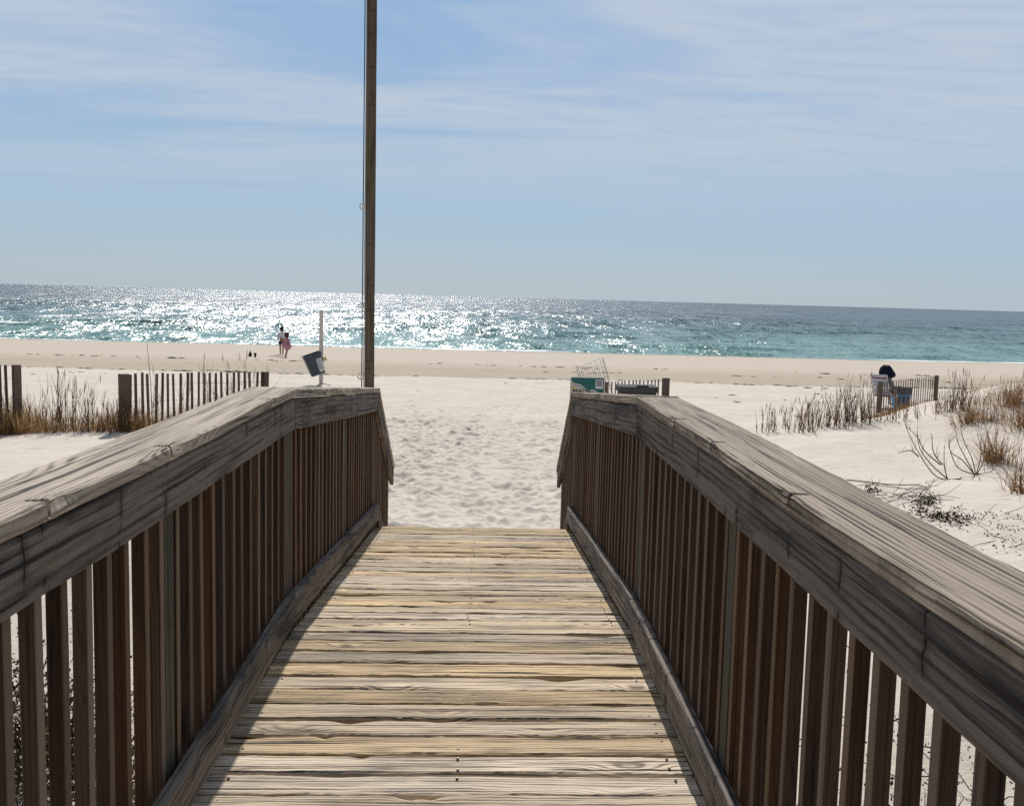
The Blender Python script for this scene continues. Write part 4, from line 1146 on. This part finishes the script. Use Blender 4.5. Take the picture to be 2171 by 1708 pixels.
skinned('dress', JS, [('d0', 'd1'), ('d1', 'd2'), ('d2', 'd3'), ('d2', 'sL'), ('sL', 'eL'), ('d2', 'sR'), ('sR', 'eR'), ('d0', 'fR')], M['pink'], Cc)
head_parts(Cc, (0, .04, .98), (0, 1, 0), .098, 'hair2')

# --- small things on the sand near them
M['darkthing'] = plain('dark_fabric', (.03, .032, .03), .8, .2, .1, 12)
q = at(530.5, 756); o = empty('beach_bottle', q); tag(o, 'small dark pointed bottle standing on the sand left of the adult', 'bottle')
mb = MB(); lathe(mb, q, [(.085, 0), (.10, .03), (.09, .15), (.05, .24), (.028, .28), (.028, .33), (.01, .335)], 12); put(mb.build('body', M['darkthing'], smooth=True), o)
q = at(541, 757.5); o = empty('beach_cup', q); tag(o, 'small dark tapered cup standing on the sand between the bottle and the adult', 'cup')
mb = MB(); lathe(mb, q, [(.05, 0), (.075, .23), (.082, .245), (.06, .245), (.045, .03)], 12); put(mb.build('body', M['darkthing'], smooth=True), o)
q = at(593, 757); mb = MB()
n = 18; vs = []; fs = []
for a in range(6):
    for i in range(n):
        t = 2 * math.pi * i / n; r = 1 - a / 5; jn = random.uniform(.9, 1.1)
        vs.append((q.x + .95 * r * jn * math.cos(t) - .1, q.y + .45 * r * jn * math.sin(t), q.z - .03 + .17 * (1 - r) ** .8 + random.gauss(0, .012)))
for a in range(5):
    for i in range(n): fs.append((a * n + i, a * n + (i + 1) % n, (a + 1) * n + (i + 1) % n, (a + 1) * n + i))
mb.add(vs, fs); tag(mb.build('sand_heap', M['sand'], smooth=True, loc=q), 'low heap of dug sand at the feet of the adult', 'sand heap')

# ------------------------------------------------------------------ striped beach chair and its sitter
def stripe_mat():
    t = NT('striped_canvas')
    rn = t.n('ShaderNodeAttribute', attribute_name='wc').outputs['Vector']
    sp = t.n('ShaderNodeSeparateXYZ'); t.l(rn, sp.inputs[0]); s = sp.outputs[0]
    cr = t.n('ShaderNodeValToRGB'); cr.color_ramp.interpolation = 'CONSTANT'; t.l(t.math('FRACT', t.math('MULTIPLY', s, 1.7)), cr.inputs[0])
    W_, N_, R_, L_ = c4(.72, .73, .78), c4(.012, .016, .07), c4(.30, .02, .04), c4(.34, .42, .62)
    seq = [W_, N_, W_, N_, W_, L_, N_, W_, N_, W_, L_, N_, R_, W_, N_, W_, N_, L_, W_, N_, W_, L_, W_]
    while len(cr.color_ramp.elements) < len(seq): cr.color_ramp.elements.new(.5)
    for i, c in enumerate(seq):
        cr.color_ramp.elements[i].position = i / len(seq)
    for i, c in enumerate(seq): cr.color_ramp.elements[i].color = c
    t.bsdf(cr.outputs[0], .8, .2)
    return t.m
M['stripe'] = stripe_mat()
M['frame'] = plain('chair_frame', (.62, .62, .64), .4, .5, .05, 6, .4)
cb = onray(1874, 31.2); cz = cb.z
CR = empty('beach_chair', cb, math.radians(-50)); tag(CR, 'folding beach chair with striped red white and blue canvas by the fence', 'chair')
BK = [(-.02 - .32 * f, .36 + .68 * f) for f in lin(0, 1, 8)]      # back profile: (y,z) going up and away from the seat
mb = MB(); vs = []; wc = []; fs = []
path = [(.45, .40), (.30, .37), (.12, .35)] + BK
tot = len(path)
for k, (y, z) in enumerate(path):
    sag = .03 * math.sin(math.pi * k / (tot - 1))
    for i in range(7):
        u = -1 + 2 * i / 6; vs.append((.25 * u, y - .0 + (sag * (1 - u * u)) * -.8, z - sag * (1 - u * u) * .4)); wc.append((k / (tot - 1) * .999, u, 0))
for k in range(tot - 1):
    for i in range(6): fs.append((k * 7 + i, k * 7 + i + 1, (k + 1) * 7 + i + 1, (k + 1) * 7 + i))
mb.add(vs, fs, wc); o = mb.build('canvas', M['stripe'], smooth=True); o.parent = CR
for sx in (-.275, .275):
    mb = MB(); tube(mb, [(sx, y, z) for y, z in BK] , .014, 6); tube(mb, [(sx, .47, .40), (sx, .12, .35), (sx, -.02, .36)], .014, 6)
    o = mb.build('side_frame', M['frame']); o.parent = CR
    mb = MB(); tube(mb, [(sx, .40, .395), (sx, .48, .0)], .013, 6); tube(mb, [(sx, .0, .36), (sx, -.22, .0)], .013, 6); tube(mb, [(sx, .48, .012), (sx, -.22, .012)], .012, 6)
    o = mb.build('leg', M['frame']); o.parent = CR
    mb = MB(); tube(mb, [(sx, -.16, .66), (sx, .0, .60), (sx, .30, .58), (sx, .36, .40)], .012, 6); o = mb.build('arm_frame', M['frame']); o.parent = CR
    mb = MB(); rbox(mb, (sx, .12, .605), .06, .34, .03, .02); arm_ = o; o = mb.build('armrest', M['darkthing']); o.parent = arm_
mb = MB(); tube(mb, [(-.275, BK[-1][0], BK[-1][1]), (.275, BK[-1][0], BK[-1][1])], .014, 6); tube(mb, [(-.275, .47, .40), (.275, .47, .40)], .014, 6)
o = mb.build('cross_bar', M['frame']); o.parent = CR
# sitter
S = empty('person', (cb.x, cb.y, cz), math.radians(-50)); tag(S, 'person with a dark navy hooded hat seated in the striped beach chair', 'person')
J = {'pelvis': (0, .08, .46, .13, .11), 'waist': (0, .02, .62, .12, .10), 'chest': (.01, -.05, .84, .15, .11), 'neckb': (.01, -.06, .97, .07), 'neck': (.015, -.045, 1.03, .05), 'head': (.02, -.01, 1.12, .075, .09), 'crown': (.02, -.02, 1.20, .06, .075), 'nose': (.03, .085, 1.11, .014),
     'hipL': (-.09, .10, .46, .085), 'kneeL': (-.11, .52, .50, .055), 'ankL': (-.11, .68, .10, .036), 'toeL': (-.12, .82, .04, .032, .025), 'hipR': (.09, .10, .46, .085), 'kneeR': (.11, .52, .50, .055), 'ankR': (.11, .70, .10, .036), 'toeR': (.12, .84, .04, .032, .025),
     'shL': (-.17, -.05, .92, .05), 'elL': (-.26, .02, .68, .036), 'wrL': (-.25, .25, .66, .026), 'shR': (.19, -.05, .92, .05), 'elR': (.28, .02, .68, .036), 'wrR': (.26, .25, .66, .026)}
B = [('pelvis', 'waist'), ('waist', 'chest'), ('chest', 'neckb'), ('neckb', 'neck'), ('neck', 'head'), ('head', 'crown'), ('head', 'nose'), ('pelvis', 'hipL'), ('hipL', 'kneeL'), ('kneeL', 'ankL'), ('ankL', 'toeL'), ('pelvis', 'hipR'), ('hipR', 'kneeR'), ('kneeR', 'ankR'), ('ankR', 'toeR'),
     ('chest', 'shL'), ('shL', 'elL'), ('elL', 'wrL'), ('chest', 'shR'), ('shR', 'elR'), ('elR', 'wrR')]
hand(J, B, 'wrL', (0, 1, -.2), (.1, 0, -.5), -1, 1, 'L'); hand(J, B, 'wrR', (0, 1, -.2), (-.1, 0, -.5), 1, 1, 'R')
skinned('body', J, B, M['skin'], S)
M['greycloth'] = plain('grey_cloth', (.20, .19, .18), .85, .2, .12, 14)
JS = {'c0': (0, .04, .52, .16, .135), 'c1': (0, .0, .68, .155, .125), 'c2': (.01, -.05, .87, .175, .13), 'c3': (.01, -.06, .98, .09, .08), 'sL': (-.18, -.05, .91, .072), 'eL': (-.265, .02, .68, .058), 'sR': (.20, -.05, .91, .08), 'eR': (.30, .02, .68, .064), 'wR': (.265, .2, .66, .05), 'wL': (-.255, .2, .66, .045)}
skinned('top', JS, [('c0', 'c1'), ('c1', 'c2'), ('c2', 'c3'), ('c2', 'sL'), ('sL', 'eL'), ('eL', 'wL'), ('c2', 'sR'), ('sR', 'eR'), ('eR', 'wR')], M['greycloth'], S)
JP = {'p': (0, .08, .47, .145, .125), 'hL': (-.095, .14, .47, .10), 'kL': (-.11, .44, .505, .08), 'hR': (.095, .14, .47, .10), 'kR': (.11, .44, .505, .08)}
skinned('shorts', JP, [('p', 'hL'), ('hL', 'kL'), ('p', 'hR'), ('hR', 'kR')], M['navycloth'], S)
# hooded hat: deep crown, brim out in front, curtain down the nape
mb = MB(); vs = []; fs = []; n = 20
hc = Vector((.03, -.005, 1.10))
lv = [(.03, .225), (.11, .21), (.165, .15), (.185, .06), (.185, -.02), (.165, -.10), (.125, -.16)]
for r, z in lv:
    for i in range(n):
        t = 2 * math.pi * i / n; fx = math.cos(t); fy = math.sin(t)
        k = 1 + (.80 * max(0, math.cos(t - .9)) ** 3 if -.05 < z < .12 else .12 * max(0, math.cos(t - .9)))
        vs.append(hc + Vector((r * fx * k, r * fy * k, z - (.11 * max(0, math.cos(t - .9)) if z < .12 else 0) + (.02 * math.sin(3 * t)))))
for a in range(len(lv) - 1):
    for i in range(n): fs.append((a * n + i, (a + 1) * n + i, (a + 1) * n + (i + 1) % n, a * n + (i + 1) % n))
fs.append(tuple(range(n))); mb.add(vs, fs); o = mb.build('hooded_hat', M['navycloth'], smooth=True); o.parent = S

# --- blue tote beside the chair, behind the fence
M['bluebag'] = plain('blue_vinyl', (.10, .40, .62), .5, .4, .15, 6)
M['greybag'] = plain('grey_canvas', (.11, .11, .125), .8, .2, .2, 14)
tb = onray(1913, 31.9); T = empty('beach_tote', tb, .05); tag(T, 'large blue and grey beach tote standing behind the fence beside the chair', 'bag')
def tprof(mb, levels, seg=24, pw=3.5, fold=.0):
    vs = []; fs = []
    for (w, d, z) in levels:
        for i in range(seg):
            t = 2 * math.pi * i / seg; c_, s_ = math.cos(t), math.sin(t)
            k = (abs(c_) ** pw + abs(s_) ** pw) ** (-1 / pw)
            vs.append((w / 2 * c_ * k, d / 2 * s_ * k, z + fold * math.sin(5 * t) * (z > .3)))
    for a in range(len(levels) - 1):
        for i in range(seg): fs.append((a * seg + i, a * seg + (i + 1) % seg, (a + 1) * seg + (i + 1) % seg, (a + 1) * seg + i))
    fs.append(tuple(range(seg - 1, -1, -1))); fs.append(tuple((len(levels) - 1) * seg + i for i in range(seg)))
    mb.add(vs, fs)
mb = MB(); tprof(mb, [(.46, .34, .0), (.50, .37, .05), (.585, .42, .46)]); o = mb.build('body', M['bluebag'], smooth=True); o.parent = T; tbody_ = o
mb = MB(); tprof(mb, [(.59, .425, .45), (.61, .435, .47), (.64, .45, .58), (.66, .46, .64), (.60, .42, .65), (.56, .4, .56)], fold=.012); o = mb.build('collar', M['greybag'], smooth=True); o.parent = T
for x in (-.16, 0, .14):
    mb = MB(); rbox(mb, (x, -.205, .19), .045, .03, .32, .01); o = mb.build('strap', M['greybag']); o.parent = tbody_

# ------------------------------------------------------------------ light, sky, camera
SUN_EL, SUN_AZ = math.radians(43), math.radians(-1.3)          # azimuth from +Y towards +X
sd = Vector((math.sin(SUN_AZ) * math.cos(SUN_EL), math.cos(SUN_AZ) * math.cos(SUN_EL), math.sin(SUN_EL)))
sl = bpy.data.lights.new('sun', 'SUN'); sl.energy = 4.5; sl.angle = math.radians(.53); sl.color = (1.0, .965, .91)
so_ = bpy.data.objects.new('sun', sl); COL.objects.link(so_); so_.rotation_euler = sd.to_track_quat('Z', 'Y').to_euler(); so_.location = (0, 0, 30)

w = bpy.data.worlds.new('World'); sc.world = w; w.use_nodes = True
t = w.node_tree; t.nodes.clear()
class WT(NT):
    def __init__(s, tree): s.t = tree
W = WT(t)
out = W.n('ShaderNodeOutputWorld'); bg = W.n('ShaderNodeBackground'); t.links.new(bg.outputs[0], out.inputs[0]); bg.inputs[1].default_value = .10
sky = W.n('ShaderNodeTexSky', sky_type='NISHITA'); sky.sun_disc = False; sky.sun_elevation = SUN_EL; sky.sun_rotation = SUN_AZ
sky.air_density = 1.0; sky.dust_density = .6; sky.ozone_density = 1.6; sky.altitude = 0
tc = W.n('ShaderNodeTexCoord').outputs['Generated']
sp = W.n('ShaderNodeSeparateXYZ'); t.links.new(tc, sp.inputs[0])
zc = W.math('MAXIMUM', sp.outputs[2], .02)
cmb = W.n('ShaderNodeCombineXYZ')
den = W.math('ADD', zc, .10)
t.links.new(W.math('DIVIDE', sp.outputs[0], den), cmb.inputs[0]); t.links.new(W.math('DIVIDE', sp.outputs[1], den), cmb.inputs[1])
mp = W.n('ShaderNodeMapping'); t.links.new(cmb.outputs[0], mp.inputs[0]); mp.inputs['Rotation'].default_value = (0, 0, math.radians(29)); mp.inputs['Scale'].default_value = (.46, 1.35, 1)
mp.inputs['Location'].default_value = (3.1, 1.7, 0)
n1 = W.noise(mp.outputs[0], 1.0, 8.0, .56, .9)
n2 = W.noise(mp.outputs[0], .38, 3.0, .5, .5)
vl = W.math('MAXIMUM', W.math('MULTIPLY', W.math('SUBTRACT', sp.outputs[0], .02), .42), W.math('MULTIPLY', W.math('SUBTRACT', W.math('MULTIPLY', sp.outputs[0], -1.0), .20), .22))
cl = W.ramp(W.math('ADD', W.math('ADD', W.math('MULTIPLY', n1, .75), W.math('MULTIPLY', n2, .5)), vl), .475, .69)
n3 = W.noise(mp.outputs[0], 3.2, 6.0, .6, 1.2)
cl = W.math('MULTIPLY', cl, W.ramp(n3, .25, .65, .55, 1.0))
cl = W.math('MULTIPLY', cl, W.ramp(sp.outputs[2], .04, .17))
z_ = sp.outputs[2]
g1 = W.mix(W.ramp(z_, -.01, .09), c4(4.15, 5.1, 5.85), c4(3.5, 5.0, 6.5))
g2 = W.mix(W.ramp(z_, .07, .24), g1, c4(2.7, 4.35, 6.7))
g3 = W.mix(W.ramp(z_, .26, .75), g2, c4(.75, 1.5, 3.2))
c0 = W.mix(.92, sky.outputs[0], g3)
c1_ = W.mix(W.math('MULTIPLY', cl, .92), c0, c4(5.15, 5.95, 7.0))
# away from the sun the sky is deeper
bk = W.ramp(sp.outputs[1], -.45, .35, .45, 1.0)
c1_ = W.mix(1.0, c1_, bk, 'MULTIPLY')
t.links.new(c1_, bg.inputs[0])

cd = bpy.data.cameras.new('camera'); co = bpy.data.objects.new('camera', cd); COL.objects.link(co)
Rm = Matrix((AX_R, AX_U, -AX_F)).transposed()
co.matrix_world = Matrix.Translation(CAM) @ Rm.to_4x4()
cd.sensor_width = 36; cd.sensor_fit = 'HORIZONTAL'; cd.lens = F_PX / 2171 * 36; cd.shift_x = -(PPX - 1085.5) / 2171; cd.shift_y = (PPY - 854) / 2171
cd.clip_start = .05; cd.clip_end = 60000
sc.camera = co

sc.view_settings.view_transform = 'Standard'; sc.view_settings.look = 'None'; sc.view_settings.exposure = 0; sc.view_settings.gamma = 1
sc.cycles.use_denoising = False
sc.cycles.max_bounces = 6; sc.cycles.diffuse_bounces = 3; sc.cycles.sample_clamp_indirect = 6
